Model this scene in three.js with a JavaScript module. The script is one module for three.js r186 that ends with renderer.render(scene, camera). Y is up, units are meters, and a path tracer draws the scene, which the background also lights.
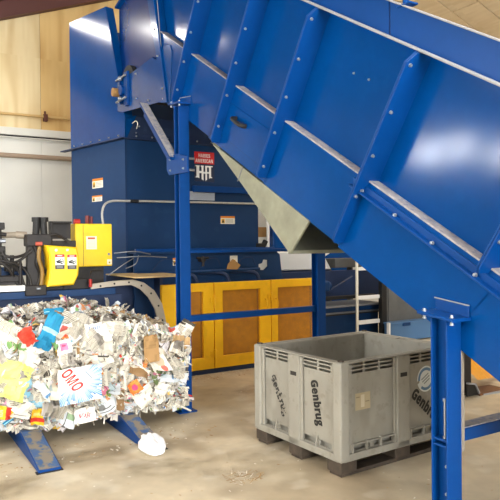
import * as THREE from 'three';
import { RoundedBoxGeometry } from 'three/addons/geometries/RoundedBoxGeometry.js';
import { mergeGeometries } from 'three/addons/utils/BufferGeometryUtils.js';
import { RectAreaLightUniformsLib } from 'three/addons/lights/RectAreaLightUniformsLib.js';

// ------------------------------------------------------------------ camera, light, exposure
const scene = new THREE.Scene();
scene.background = new THREE.Color(0x20242a);
const camera = new THREE.PerspectiveCamera(43.85, 1, 0.05, 100);
camera.rotation.order = 'YXZ';
camera.position.set(0, 1.558, 0);
camera.rotation.set(-0.0117, 0, -0.0103);
const renderer = new THREE.WebGLRenderer({ antialias: true });
renderer.toneMapping = THREE.LinearToneMapping;
renderer.toneMappingExposure = 1.6;
renderer.outputColorSpace = THREE.SRGBColorSpace;
renderer.shadowMap.enabled = true;
RectAreaLightUniformsLib.init();
const LAMP = 19, LAMP_GLOW = 7, WINDOW = 24, DOOR = 11;      // radiances of the tubes, the window panes and the doorway
const LAMP_COLOR = new THREE.Color(1, 0.95, 0.88), DAY_COLOR = new THREE.Color(0.93, 0.97, 1);

// ------------------------------------------------------------------ helpers
let seed = 7;
const rnd = () => { seed |= 0; seed = seed + 0x6D2B79F5 | 0; let t = Math.imul(seed ^ seed >>> 15, 1 | seed); t = t + Math.imul(t ^ t >>> 7, 61 | t) ^ t; return ((t ^ t >>> 14) >>> 0) / 4294967296; };
const rr = (a, b) => a + (b - a) * rnd();
const TH = 31.6 * Math.PI / 180, CT = Math.cos(TH), ST = Math.sin(TH);
// the hall's axes: u along the bale press, v towards the viewer, y up
const W3 = (u, y, v) => new THREE.Vector3(CT * u + ST * v, y, -ST * u + CT * v);
const names = {};
const numbered = n => { const k = names[n] = (names[n] ?? -1) + 1; return k ? n + '_' + String(k).padStart(3, '0') : n; };
function thing(name, label, category, [u, y, v] = [0, 0, 0], group) {
  const g = new THREE.Group(); g.name = numbered(name); g.position.copy(W3(u, y, v)); g.rotation.y = TH;
  g.userData = { label, category }; if (group) g.userData.group = group;
  g.base = [u, y, v]; scene.add(g); return g;
}
function struct(name, [u, y, v] = [0, 0, 0]) {
  const g = new THREE.Group(); g.name = name; g.position.copy(W3(u, y, v)); g.rotation.y = TH; g.userData = { kind: 'structure' }; g.base = [u, y, v]; scene.add(g); return g;
}
function clean(g) {
  const h = g.index ? g.toNonIndexed() : g;
  for (const k of Object.keys(h.attributes)) if (!['position', 'normal', 'uv'].includes(k)) h.deleteAttribute(k);
  if (!h.attributes.uv) h.setAttribute('uv', new THREE.BufferAttribute(new Float32Array(h.attributes.position.count * 2), 2));
  return h;
}
const merge = a => Array.isArray(a) ? (a.length > 1 ? mergeGeometries(a.map(clean)) : a[0]) : a;
// geometry given in hall coordinates, mesh placed in its thing (or under a part of it)
function part(name, geo, mat, parent, label) {
  let g = merge(geo); let root = parent; while (!root.base) root = root.parent;
  g = g.clone(); g.translate(-root.base[0], -root.base[1], -root.base[2]);
  const m = new THREE.Mesh(g, mat); m.name = name; m.castShadow = m.receiveShadow = true; if (label) m.userData.label = label;
  parent.add(m); return m;
}
function at(name, geo, mat, parent, [u, y, v], rot) {          // shared geometry placed at a point in hall coordinates
  let root = parent; while (!root.base) root = root.parent;
  const m = new THREE.Mesh(geo, mat); m.name = name; m.castShadow = m.receiveShadow = true;
  m.position.set(u - root.base[0], y - root.base[1], v - root.base[2]); if (rot) m.rotation.set(...rot); parent.add(m); return m;
}
function uvMetres(g, s = 1) {                                   // box projection in metres
  g = g.index ? g.toNonIndexed() : g; const p = g.attributes.position, uv = new Float32Array(p.count * 2);
  const a = new THREE.Vector3(), b = new THREE.Vector3(), c = new THREE.Vector3();
  for (let i = 0; i < p.count; i += 3) {
    a.fromBufferAttribute(p, i); b.fromBufferAttribute(p, i + 1); c.fromBufferAttribute(p, i + 2);
    const n = b.clone().sub(a).cross(c.clone().sub(a)); const x = Math.abs(n.x), y = Math.abs(n.y), z = Math.abs(n.z);
    [a, b, c].forEach((q, k) => { const t = y >= x && y >= z ? [q.x, q.z] : x >= z ? [q.z, q.y] : [q.x, q.y]; uv[(i + k) * 2] = t[0] * s; uv[(i + k) * 2 + 1] = t[1] * s; });
  }
  g.setAttribute('uv', new THREE.BufferAttribute(uv, 2)); return g;
}
const box = (u0, u1, y0, y1, v0, v1, r = 0.004) => {
  const w = Math.abs(u1 - u0), h = Math.abs(y1 - y0), d = Math.abs(v1 - v0); r = Math.min(r, w / 2.2, h / 2.2, d / 2.2);
  const g = r > 0 ? new RoundedBoxGeometry(w, h, d, 1, r) : new THREE.BoxGeometry(w, h, d);
  g.translate((u0 + u1) / 2, (y0 + y1) / 2, (v0 + v1) / 2); return uvMetres(g);
};
function shapeOf(pts, holes = []) {
  const s = new THREE.Shape(pts.map(p => new THREE.Vector2(...p)));
  for (const h of holes) s.holes.push(new THREE.Path(h.map(p => new THREE.Vector2(...p)))); return s;
}
function plateVY(pts, u0, u1, holes, bevel = 0.003) {           // polygon in (v, y), thickness from u0 to u1
  const b = Math.min(bevel, (u1 - u0) / 3);
  const g = new THREE.ExtrudeGeometry(shapeOf(pts, holes), { depth: u1 - u0 - 2 * b, bevelEnabled: b > 0, bevelThickness: b, bevelSize: b, bevelOffset: -b, bevelSegments: 1, curveSegments: 8 });
  g.rotateY(-Math.PI / 2); g.translate(u1 - b, 0, 0); return uvMetres(g);
}
function plateUY(pts, v0, v1, holes, bevel = 0.003) {           // polygon in (u, y), thickness from v0 to v1
  const b = Math.min(bevel, (v1 - v0) / 3);
  const g = new THREE.ExtrudeGeometry(shapeOf(pts, holes), { depth: v1 - v0 - 2 * b, bevelEnabled: b > 0, bevelThickness: b, bevelSize: b, bevelOffset: -b, bevelSegments: 1, curveSegments: 8 });
  g.translate(0, 0, v0 + b); return uvMetres(g);
}
function tube(pts, r, seg = 24, rad = 8) {
  return new THREE.TubeGeometry(new THREE.CatmullRomCurve3(pts.map(p => new THREE.Vector3(...p)), false, 'centripetal'), seg, r, rad, false);
}
function rod(a, b, r, n = 10) {
  const A = new THREE.Vector3(...a), B = new THREE.Vector3(...b), d = B.clone().sub(A);
  const g = new THREE.CylinderGeometry(r, r, d.length(), n); g.applyQuaternion(new THREE.Quaternion().setFromUnitVectors(new THREE.Vector3(0, 1, 0), d.clone().normalize()));
  const m = A.add(B).multiplyScalar(0.5); g.translate(m.x, m.y, m.z); return g;
}
// square bar between two points, height h across the vertical, width w sideways
function bar(a, b, w, h) {
  const A = new THREE.Vector3(...a), B = new THREE.Vector3(...b), d = B.clone().sub(A), L = d.length(); d.normalize();
  const g = new RoundedBoxGeometry(L, h, w, 1, Math.min(w, h) * 0.06); uvMetres(g);
  const side = Math.abs(d.y) > 0.99 ? new THREE.Vector3(0, 0, 1) : new THREE.Vector3(d.z, 0, -d.x).normalize().negate();
  const up = side.clone().cross(d); g.applyMatrix4(new THREE.Matrix4().makeBasis(d, up, side)); const m = A.add(B).multiplyScalar(0.5); g.translate(m.x, m.y, m.z); return g;
}

// ------------------------------------------------------------------ noise and textures
function lattice(n, s) { const a = new Float32Array(n * n); let q = s * 7919 + 13; for (let i = 0; i < a.length; i++) { q = Math.imul(q ^ q >>> 15, 0x2c1b3c6d) + 0x9e3779b9 | 0; let t = q; t = Math.imul(t ^ t >>> 13, 0x297a2d39); a[i] = ((t ^ t >>> 16) >>> 0) / 4294967296; } return a; }
const LT = [1, 2, 3, 4, 5, 6].map(s => lattice(64, s));
function vn(x, y, per, k = 0) {                                 // tiling value noise, period per (<= 64)
  const a = LT[k % 6]; let xi = Math.floor(x), yi = Math.floor(y); let fx = x - xi, fy = y - yi; fx = fx * fx * (3 - 2 * fx); fy = fy * fy * (3 - 2 * fy);
  const m = (i, j) => a[((j % per + per) % per) * 64 + ((i % per + per) % per)];
  return (m(xi, yi) * (1 - fx) + m(xi + 1, yi) * fx) * (1 - fy) + (m(xi, yi + 1) * (1 - fx) + m(xi + 1, yi + 1) * fx) * fy;
}
const fbm = (x, y, per, k = 0) => vn(x * per, y * per, per, k) * 0.5 + vn(x * per * 2, y * per * 2, per * 2 > 64 ? 64 : per * 2, k + 1) * 0.3 + vn(x * per * 4, y * per * 4, Math.min(64, per * 4), k + 2) * 0.2;
const lin = c => c <= 0.04045 ? c / 12.92 : Math.pow((c + 0.055) / 1.055, 2.4);
function dataTex(n, fn, srgb = true, rep = 1) {
  const d = new Uint8Array(n * n * 4);
  for (let j = 0; j < n; j++) for (let i = 0; i < n; i++) { const c = fn((i + 0.5) / n, (j + 0.5) / n); for (let k = 0; k < 3; k++) d[(j * n + i) * 4 + k] = Math.max(0, Math.min(255, c[k])); d[(j * n + i) * 4 + 3] = 255; }
  const t = new THREE.DataTexture(d, n, n); t.wrapS = t.wrapT = THREE.RepeatWrapping; t.magFilter = THREE.LinearFilter; t.minFilter = THREE.LinearMipmapLinearFilter; t.generateMipmaps = true;
  if (srgb) t.colorSpace = THREE.SRGBColorSpace; t.repeat.set(rep, rep); t.needsUpdate = true; return t;
}
const mixc = (a, b, t) => [a[0] + (b[0] - a[0]) * t, a[1] + (b[1] - a[1]) * t, a[2] + (b[2] - a[2]) * t];
function canvasTex(w, h, draw) {
  const c = document.createElement('canvas'); c.width = w; c.height = h; const x = c.getContext('2d'); draw(x, w, h);
  const t = new THREE.CanvasTexture(c); t.colorSpace = THREE.SRGBColorSpace; t.magFilter = THREE.LinearFilter; t.anisotropy = 8; return t;
}
const std = (o) => new THREE.MeshStandardMaterial(o);
const sm = (a, b, x) => { const t = Math.max(0, Math.min(1, (x - a) / (b - a))); return t * t * (3 - 2 * t); };

function paintTex(base, scuff, amount, k) {                     // painted sheet with faint mottling and scuffs
  return dataTex(512, (x, y) => {
    const m = fbm(x, y, 4, k), f = fbm(x, y, 24, k + 2), s = sm(0.66, 0.8, fbm(x + 0.3, y, 12, k + 1)) * amount;
    return mixc(base.map(c => c * (0.93 + 0.1 * m + 0.05 * f)), scuff, s);
  }, true, 0.6);
}
const roughTex = (a, b, k, rep = 0.7) => dataTex(256, (x, y) => { const m = a + (b - a) * fbm(x, y, 6, k); return [m * 255, m * 255, m * 255]; }, false, rep);
const M = {};
M.blue = new THREE.MeshPhysicalMaterial({ map: paintTex([0, 64, 130], [20, 86, 150], 0.1, 0), roughness: 0.15, roughnessMap: roughTex(0.8, 1, 3), specularIntensity: 0.45 });
M.blueRib = new THREE.MeshPhysicalMaterial({ map: paintTex([0, 61, 127], [30, 88, 148], 0.12, 1), roughness: 0.4, specularIntensity: 0.45 });
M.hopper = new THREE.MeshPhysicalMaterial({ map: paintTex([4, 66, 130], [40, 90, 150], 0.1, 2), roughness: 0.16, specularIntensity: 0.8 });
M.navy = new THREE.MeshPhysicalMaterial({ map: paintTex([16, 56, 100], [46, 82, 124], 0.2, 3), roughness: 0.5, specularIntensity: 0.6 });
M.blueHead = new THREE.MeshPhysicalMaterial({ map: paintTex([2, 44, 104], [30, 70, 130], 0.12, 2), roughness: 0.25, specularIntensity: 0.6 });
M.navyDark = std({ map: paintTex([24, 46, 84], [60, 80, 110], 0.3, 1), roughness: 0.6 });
M.dust = std({ map: dataTex(256, (x, y) => { const m = fbm(x, y, 10, 2), s = sm(0.5, 0.75, fbm(x, y, 20, 4)); return mixc([168, 164, 164].map(c => c * (0.85 + 0.25 * m)), [110, 118, 146], s * 0.6); }, true, 2), roughness: 0.9 });
M.lip = std({ color: 0x98999c, roughness: 0.7 });
M.galv = std({ map: dataTex(512, (x, y) => { const m = fbm(x, y, 8, 1), f = fbm(x, y, 30, 2); return [150, 150, 130].map(c => c * (0.82 + 0.22 * m + 0.1 * f)); }, true, 0.8), roughness: 0.5, metalness: 0.35 });
M.zinc = std({ color: 0xa4a9b0, roughness: 0.4, metalness: 0.7 });
M.steel = std({ color: 0x8d9096, roughness: 0.45, metalness: 0.6 });
M.black = std({ color: 0x1b1a1a, roughness: 0.6 });
M.machine = std({ map: dataTex(256, (x, y) => { const m = fbm(x, y, 10, 3); return [38, 33, 31].map(c => c * (0.6 + 0.7 * m)); }, true, 2), roughness: 0.6 });
M.hose = std({ color: 0x26221f, roughness: 0.55 });
M.rubber = std({ color: 0x2a2a2b, roughness: 0.8 });
M.yellow = std({ map: paintTex([250, 206, 12], [214, 170, 20], 0.25, 4), roughness: 0.42 });
M.gateYellow = std({ map: paintTex([252, 192, 8], [200, 150, 40], 0.2, 2), roughness: 0.5 });
M.red = std({ color: 0xb3261e, roughness: 0.5 });
M.cream = std({ color: 0xe9e4d4, roughness: 0.6 });
M.white = std({ color: 0xe8e8e6, roughness: 0.5 });
M.grey = std({ map: dataTex(256, (x, y) => { const m = fbm(x, y, 6, 2); return [92, 92, 90].map(c => c * (0.88 + 0.22 * m)); }), roughness: 0.7 });
M.board = std({ map: dataTex(256, (x, y) => { const m = fbm(x * 0.3, y, 12, 2); return [206, 176, 124].map(c => c * (0.85 + 0.25 * m)); }), roughness: 0.8 });
M.card = std({ color: 0xa9804d, roughness: 0.85 });
// expanded metal: yellow strands between real openings
M.mesh = std({ map: dataTex(256, (x, y) => { const m = fbm(x, y, 8, 2); return mixc([240, 165, 30], [176, 116, 40], m * 0.8); }, true, 2), roughness: 0.6, side: THREE.DoubleSide, alphaTest: 0.5,
  alphaMap: dataTex(128, (x, y) => { const a = Math.abs(((x * 4 + y * 4) % 1) - 0.5), b = Math.abs(((x * 4 - y * 4 + 8) % 1) - 0.5); const s = Math.max(a, b) > 0.335 ? 255 : 0; return [s, s, s]; }, false, 12) });
const ply = (a, b, k) => dataTex(512, (x, y) => {               // plywood face veneer
  const w = vn(x * 3, y * 1, 3, k) * 1.1 + vn(x * 6, y * 2, 6, k + 1) * 0.35; const g = 0.5 + 0.5 * Math.sin((x * 4 + w * 2.6) * 6.283); const f = vn(x * 60, y * 5, 60, k + 2);
  return mixc(a, b, 0.35 * Math.pow(g, 3) + 0.3 * f * fbm(x, y, 8, k + 3));
}, true, 0.42);
M.ply = [std({ map: ply([228, 210, 168], [194, 164, 112], 0), roughness: 0.75 }), std({ map: ply([220, 188, 128], [176, 130, 70], 2), roughness: 0.75 }), std({ map: ply([228, 196, 134], [192, 150, 84], 4), roughness: 0.75 })];
M.ceil = [0, 1, 2].map(k => std({ map: dataTex(256, (x, y) => { const g = vn(x * 40, y * 3, 40, k) * 0.5 + fbm(x, y, 4, k + 1) * 0.5; return mixc([222, 204, 172], [198, 176, 140], g).map(c => c * (0.96 + k * 0.03)); }, true, 0.6), roughness: 0.85 }));
M.ceilBack = std({ color: 0x6b5a40, roughness: 0.9 });
M.rafter = std({ color: 0x5a3330, roughness: 0.6 });
M.wallWhite = std({ map: dataTex(256, (x, y) => { const m = fbm(x, y, 4, 1); return [214, 213, 206].map(c => c * (0.94 + 0.09 * m)); }, true, 0.4), roughness: 0.6 });
M.wallPlain = std({ color: 0xbdb6a6, roughness: 0.8 });
M.concrete = std({
  map: dataTex(1024, (x, y) => {
    const big = fbm(x, y, 3, 0), mid = fbm(x + 0.2, y, 12, 2), fine = fbm(x, y, 40, 4), st = sm(0.58, 0.8, fbm(x, y + 0.4, 6, 3)), dust = sm(0.55, 0.75, fbm(x, y, 16, 5));
    let c = mixc([214, 200, 174], [196, 180, 150], big); c = mixc(c, [150, 132, 106], st * 0.55); c = mixc(c, [226, 218, 200], dust * 0.4); return c.map(q => q * (0.86 + 0.14 * mid + 0.1 * fine));
  }, true, 0.24), roughness: 0.62, roughnessMap: roughTex(0.7, 1, 2, 0.5), bumpMap: roughTex(0, 1, 4, 1.4), bumpScale: 0.004
});
M.crate = std({ map: dataTex(512, (x, y) => { const m = fbm(x, y, 4, 1), s = sm(0.55, 0.8, fbm(x, y * 0.5, 10, 3)), d = sm(0.6, 0.85, fbm(x, y, 24, 2)); let c = mixc([160, 157, 146], [146, 142, 131], m); c = mixc(c, [116, 110, 98], s * 0.25); return mixc(c, [98, 88, 72], d * 0.2); }, true, 0.9), roughness: 0.55 });
M.crateDark = std({ color: 0x2c2925, roughness: 0.8 });
M.foot = std({ map: dataTex(256, (x, y) => { const m = fbm(x, y, 8, 1); return [70, 60, 50].map(c => c * (0.75 + 0.5 * m)); }, true, 2), roughness: 0.75 });
M.orange = std({ color: 0xe39c22, roughness: 0.35, side: THREE.DoubleSide });

// ------------------------------------------------------------------ the hall
const U0 = -3.6, U1 = 15.2, V0 = -11, V1 = 7, RU = 6.5, RY = 7.3, SL = 0.37, SR = 0.33;
const roofY = u => u < RU ? RY - SL * (RU - u) : RY - SR * (u - RU);
{
  const f = struct('floor', [0, 0, 0]); part('slab', box(U0 - 0.3, U1 + 0.3, -0.2, 0, V0 - 0.3, V1 + 0.3, 0), M.concrete, f);
  const stain = (u, v, w, d, rot, col, k) => { const tx = canvasTex(256, 256, (x) => { x.clearRect(0, 0, 256, 256); for (let i = 0; i < 150; i++) { const a = rr(0, 6.28), r = 84 * Math.sqrt(rnd()) * (0.6 + 0.5 * vn(a * 1.3 + k, k, 64, 2)), q = rr(8, 34), px = 128 + Math.cos(a) * r, py = 128 + Math.sin(a) * r; const g = x.createRadialGradient(px, py, 0, px, py, q); g.addColorStop(0, `rgba(${col},0.045)`); g.addColorStop(1, `rgba(${col},0)`); x.fillStyle = g; x.fillRect(px - q, py - q, 2 * q, 2 * q); } }); const g = new THREE.PlaneGeometry(w, d); g.rotateX(-Math.PI / 2); g.rotateY(rot); g.translate(u, 0.0015, v); part('floor_stain', g, std({ map: tx, transparent: true, roughness: 0.55 }), f, 'brown dirt stain on the concrete'); };
  stain(2.25, -3.75, 1.2, 0.8, 0.3, '110,84,52', 3); stain(1.75, -4.0, 0.9, 0.6, -0.4, '120,96,66', 9); stain(1.35, -4.55, 1.2, 0.5, 0, '96,80,60', 14); stain(0.7, -4.2, 1.1, 0.7, 0.5, '110,88,58', 30); stain(3.6, -5.6, 1.4, 0.6, 0.2, '128,104,72', 41);
  const c = struct('ceiling', [RU, RY, 0]);
  const t = 0.15;
  part('deck', plateUY([[U0 - 0.3, roofY(U0 - 0.3) + 0.03], [RU, RY + 0.03], [RU, RY + t], [U0 - 0.3, roofY(U0 - 0.3) + t]], V0 - 0.3, V1 + 0.3, [], 0), M.ceilBack, c);
  part('deck', plateUY([[RU, RY + 0.03], [U1 + 0.3, roofY(U1 + 0.3) + 0.03], [U1 + 0.3, roofY(U1 + 0.3) + t], [RU, RY + t]], V0 - 0.3, V1 + 0.3, [], 0), M.ceilBack, c);
  const tile = (u0, u1, v0, v1) => { const g = 0.012; part('ceiling_panel', plateUY([[u0 + g, roofY(u0 + g)], [u1 - g, roofY(u1 - g)], [u1 - g, roofY(u1 - g) + 0.03], [u0 + g, roofY(u0 + g) + 0.03]], v0 + g, v1 - g, [], 0.003), M.ceil[Math.floor(rnd() * 3)], c); };
  let row = 0;
  for (let v = V0 + 0.03; v < -4; v += 0.62, row++) {
    const off = row % 2 ? 0.9 : 0.05;
    for (let u = RU + off - 1.74 + 0.01; u < U1; u += 1.74) { const a = Math.max(RU + 0.01, u), b = Math.min(U1, u + 1.74); if (b - a > 0.05) tile(a, b, v, v + 0.62); }
    if (row < 3) for (let u = RU - 1.74 - off; u > U0 - 1.6; u -= 1.74) tile(Math.max(U0, u), u + 1.74, v, v + 0.62);
  }
}
{
  const w = struct('wall_back', [2.57, 0, V0]);
  part('wall_core', plateUY([[U0 - 0.3, 0], [U1 + 0.3, 0], [U1 + 0.3, roofY(U1 + 0.3)], [RU, RY], [U0 - 0.3, roofY(U0 - 0.3)]], V0 - 0.25, V0 - 0.02, [], 0), M.wallPlain, w);
  let k = 0;
  for (let i = -6; i < 11; i++) {
    const a = Math.max(U0, 2.57 + i * 1.22 + 0.003), b = Math.min(U1, 2.57 + (i + 1) * 1.22 - 0.003); if (b - a < 0.1) continue;
    const pts = [[a, 3.53], [b, 3.53], [b, roofY(b) - 0.02]]; if (a < RU && b > RU) pts.push([RU, RY - 0.02]); pts.push([a, roofY(a) - 0.02]);
    part('plywood_sheet', plateUY(pts, V0 - 0.02, V0, [], 0.002), M.ply[i === -1 ? 0 : i === 0 ? 1 : (k++ * 2) % 3], w);
    part('wall_panel', box(a - 0.002, b + 0.002, 0, 3.42, V0 - 0.02, V0, 0.001), M.wallWhite, w);
  }
  part('flashing', [box(U0, U1, 3.41, 3.535, V0 - 0.01, V0 + 0.05, 0.006), box(U0, U1, 3.36, 3.375, V0, V0 + 0.07, 0.003)], M.wallWhite, w);
  part('flashing_gap', box(U0, U1, 3.375, 3.412, V0 - 0.005, V0 + 0.02, 0), M.machine, w);
}
{
  const t = struct('trim_1', [RU, RY, V0 + 0.12]);              // steel rafter under the roof, against the gable
  for (const s of [-1, 1]) {
    const e = s < 0 ? U0 : U1, off = (a, b) => [[e, roofY(e) - b], [RU, RY - b], [RU, RY - a], [e, roofY(e) - a]];
    part('web', plateUY(off(0.03, 0.32), V0 + 0.1, V0 + 0.125, [], 0), M.rafter, t);
    part('flange', [plateUY(off(0.305, 0.325), V0 + 0.03, V0 + 0.2, [], 0), plateUY(off(0.01, 0.03), V0 + 0.03, V0 + 0.2, [], 0)], M.rafter, t);
  }
}
function windowWall(name, u, wins, sideSign) {                  // long wall in the plane u with openings
  const w = struct(name, [u, 0, 0]); const top = roofY(u);
  const holes = wins.map(([a, b, y0, y1]) => [[a, y0], [b, y0], [b, y1], [a, y1]]);
  part('wall_core', plateVY([[V0 - 0.3, 0], [V1 + 0.3, 0], [V1 + 0.3, top], [V0 - 0.3, top]], sideSign < 0 ? u - 0.25 : u, sideSign < 0 ? u : u + 0.25, holes, 0), M.wallPlain, w);
}
const leftWins = [[-8.5, -7.72, 2.92, 3.48], [-7.66, -7.05, 2.92, 3.48], [-6.8, -6.1, 2.7, 3.2], [-4.6, -3.4, 2.5, 3.3], [-2.2, -1.0, 2.5, 3.3]];
windowWall('wall_left', U0, leftWins, -1); windowWall('wall_right', U1, [], 1);
{
  const w = struct('wall_front', [5, 0, V1]);
  part('wall_core', plateUY([[U0 - 0.3, 0], [U1 + 0.3, 0], [U1 + 0.3, roofY(U1 + 0.3)], [RU, RY], [U0 - 0.3, roofY(U0 - 0.3)]], V1, V1 + 0.25, [[[-1.5, 0.02], [3.5, 0.02], [3.5, 4], [-1.5, 4]]], 0), M.wallPlain, w);
}
function areaLight(parent, [u, y, v], w, h, toU, toY, toV, color, I) {
  const l = new THREE.RectAreaLight(color, I, w, h); l.position.copy(W3(u, y, v)); scene.add(l); l.lookAt(W3(toU, toY, toV)); l.name = 'light'; return l;
}
const glow = (c, k) => new THREE.MeshStandardMaterial({ color: 0xffffff, emissive: c, emissiveIntensity: k, roughness: 0.4 });
M.pane = glow(DAY_COLOR, WINDOW * 0.4); M.doorGlow = glow(DAY_COLOR, DOOR * 0.5);
leftWins.forEach(([a, b, y0, y1], i) => {
  const w = struct('window_' + (i + 1), [U0 - 0.12, y0, (a + b) / 2]); const F = 0.06;
  part('window_frame', plateVY([[a, y0], [b, y0], [b, y1], [a, y1]], U0 - 0.17, U0 - 0.07, [[[a + F, y0 + F], [b - F, y0 + F], [b - F, y1 - F], [a + F, y1 - F]]]), M.white, w);
  part('pane', box(U0 - 0.13, U0 - 0.12, y0 + F, y1 - F, a + F, b - F, 0), M.pane, w);
  areaLight(w, [U0 - 0.1, (y0 + y1) / 2, (a + b) / 2], b - a - 0.13, y1 - y0 - 0.13, U0 + 5, (y0 + y1) / 2, (a + b) / 2, DAY_COLOR, WINDOW);
});
{
  const d = struct('door_1', [1, 0, V1 + 0.1]);                 // translucent roller door behind the camera
  part('door_frame', [box(-1.5, -1.4, 0.02, 4, V1 + 0.05, V1 + 0.2), box(3.4, 3.5, 0.02, 4, V1 + 0.05, V1 + 0.2), box(-1.5, 3.5, 3.9, 4, V1 + 0.05, V1 + 0.2)], M.white, d);
  for (let k = 0; k < 6; k++) part('door_panel', box(-1.4, 3.4, 0.03 + k * 0.645, 0.66 + k * 0.645, V1 + 0.1, V1 + 0.13), M.doorGlow, d);
  areaLight(d, [1, 2, V1 + 0.03], 4.7, 3.7, 1, 2, 0, DAY_COLOR, DOOR);
}
// hanging fluorescent fittings (outside the frame, mirrored in the paint)
{
  const g = glow(LAMP_COLOR, LAMP_GLOW), g2 = glow(LAMP_COLOR, LAMP_GLOW * 0.6);
  const lamps = [[-1.8, 3.8, -4.5], [-1.8, 3.8, -0.5], [-1.8, 3.8, 3], [2.2, 4.9, -1.2], [2.2, 4.9, 2.8], [6.5, 6.4, -9], [6.5, 6.2, -5], [6.5, 6.2, -1.5], [6.5, 6.2, 2.5], [10.8, 4.9, -5.5], [10.8, 4.9, -1.5]];
  lamps.forEach(([u, y, v], i) => {
    const t = thing('ceiling_lamp', 'long white fluorescent fitting hanging under the roof', 'lamp', [u, y, v], 'fluorescent fittings under the roof');
    part('housing', box(u - 0.2, u + 0.2, y, y + 0.09, v - 0.75, v + 0.75, 0.02), M.white, t);
    part('diffuser', box(u - 0.17, u + 0.17, y - 0.03, y, v - 0.72, v + 0.72, 0.01), g, t);
    part('hanger', [rod([u, y + 0.09, v - 0.6], [u, roofY(u) + 0.02, v - 0.6], 0.006), rod([u, y + 0.09, v + 0.6], [u, roofY(u) + 0.02, v + 0.6], 0.006)], M.steel, t);
    const l = areaLight(t, [u, y - 0.04, v], 1.44, 0.34, u, 0, v, LAMP_COLOR, LAMP); l.lookAt(W3(u, 0, v)); l.rotateZ(TH + Math.PI / 2);
    part('upper_diffuser', box(u - 0.15, u + 0.15, y + 0.09, y + 0.1, v - 0.7, v + 0.7, 0.004), g2, t); const up = areaLight(t, [u, y + 0.11, v], 1.4, 0.3, u, 20, v, LAMP_COLOR, LAMP * 0.7); up.rotateZ(TH + Math.PI / 2);
  });
  const [u, y, v] = [0.95, 4.88, -8.95];
  const t = thing('ceiling_lamp', 'fluorescent fitting under the eaves beside the gable wall', 'lamp', [u, y, v]);
  part('housing', box(u - 0.6, u + 0.6, y, y + 0.06, v - 0.16, v + 0.16, 0.02), M.white, t);
  part('diffuser', box(u - 0.58, u + 0.58, y - 0.02, y, v - 0.14, v + 0.14, 0.01), g, t);
  part('hanger', [rod([u + 0.4, y + 0.05, v], [u + 0.4, roofY(u + 0.4) + 0.02, v], 0.006), rod([u - 0.4, y + 0.05, v], [u - 0.4, roofY(u - 0.4) + 0.02, v], 0.006)], M.steel, t);
  const l = areaLight(t, [u, y - 0.03, v], 1.16, 0.28, u, 0, v, LAMP_COLOR, LAMP * 1.3); l.rotateZ(TH);
}

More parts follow.
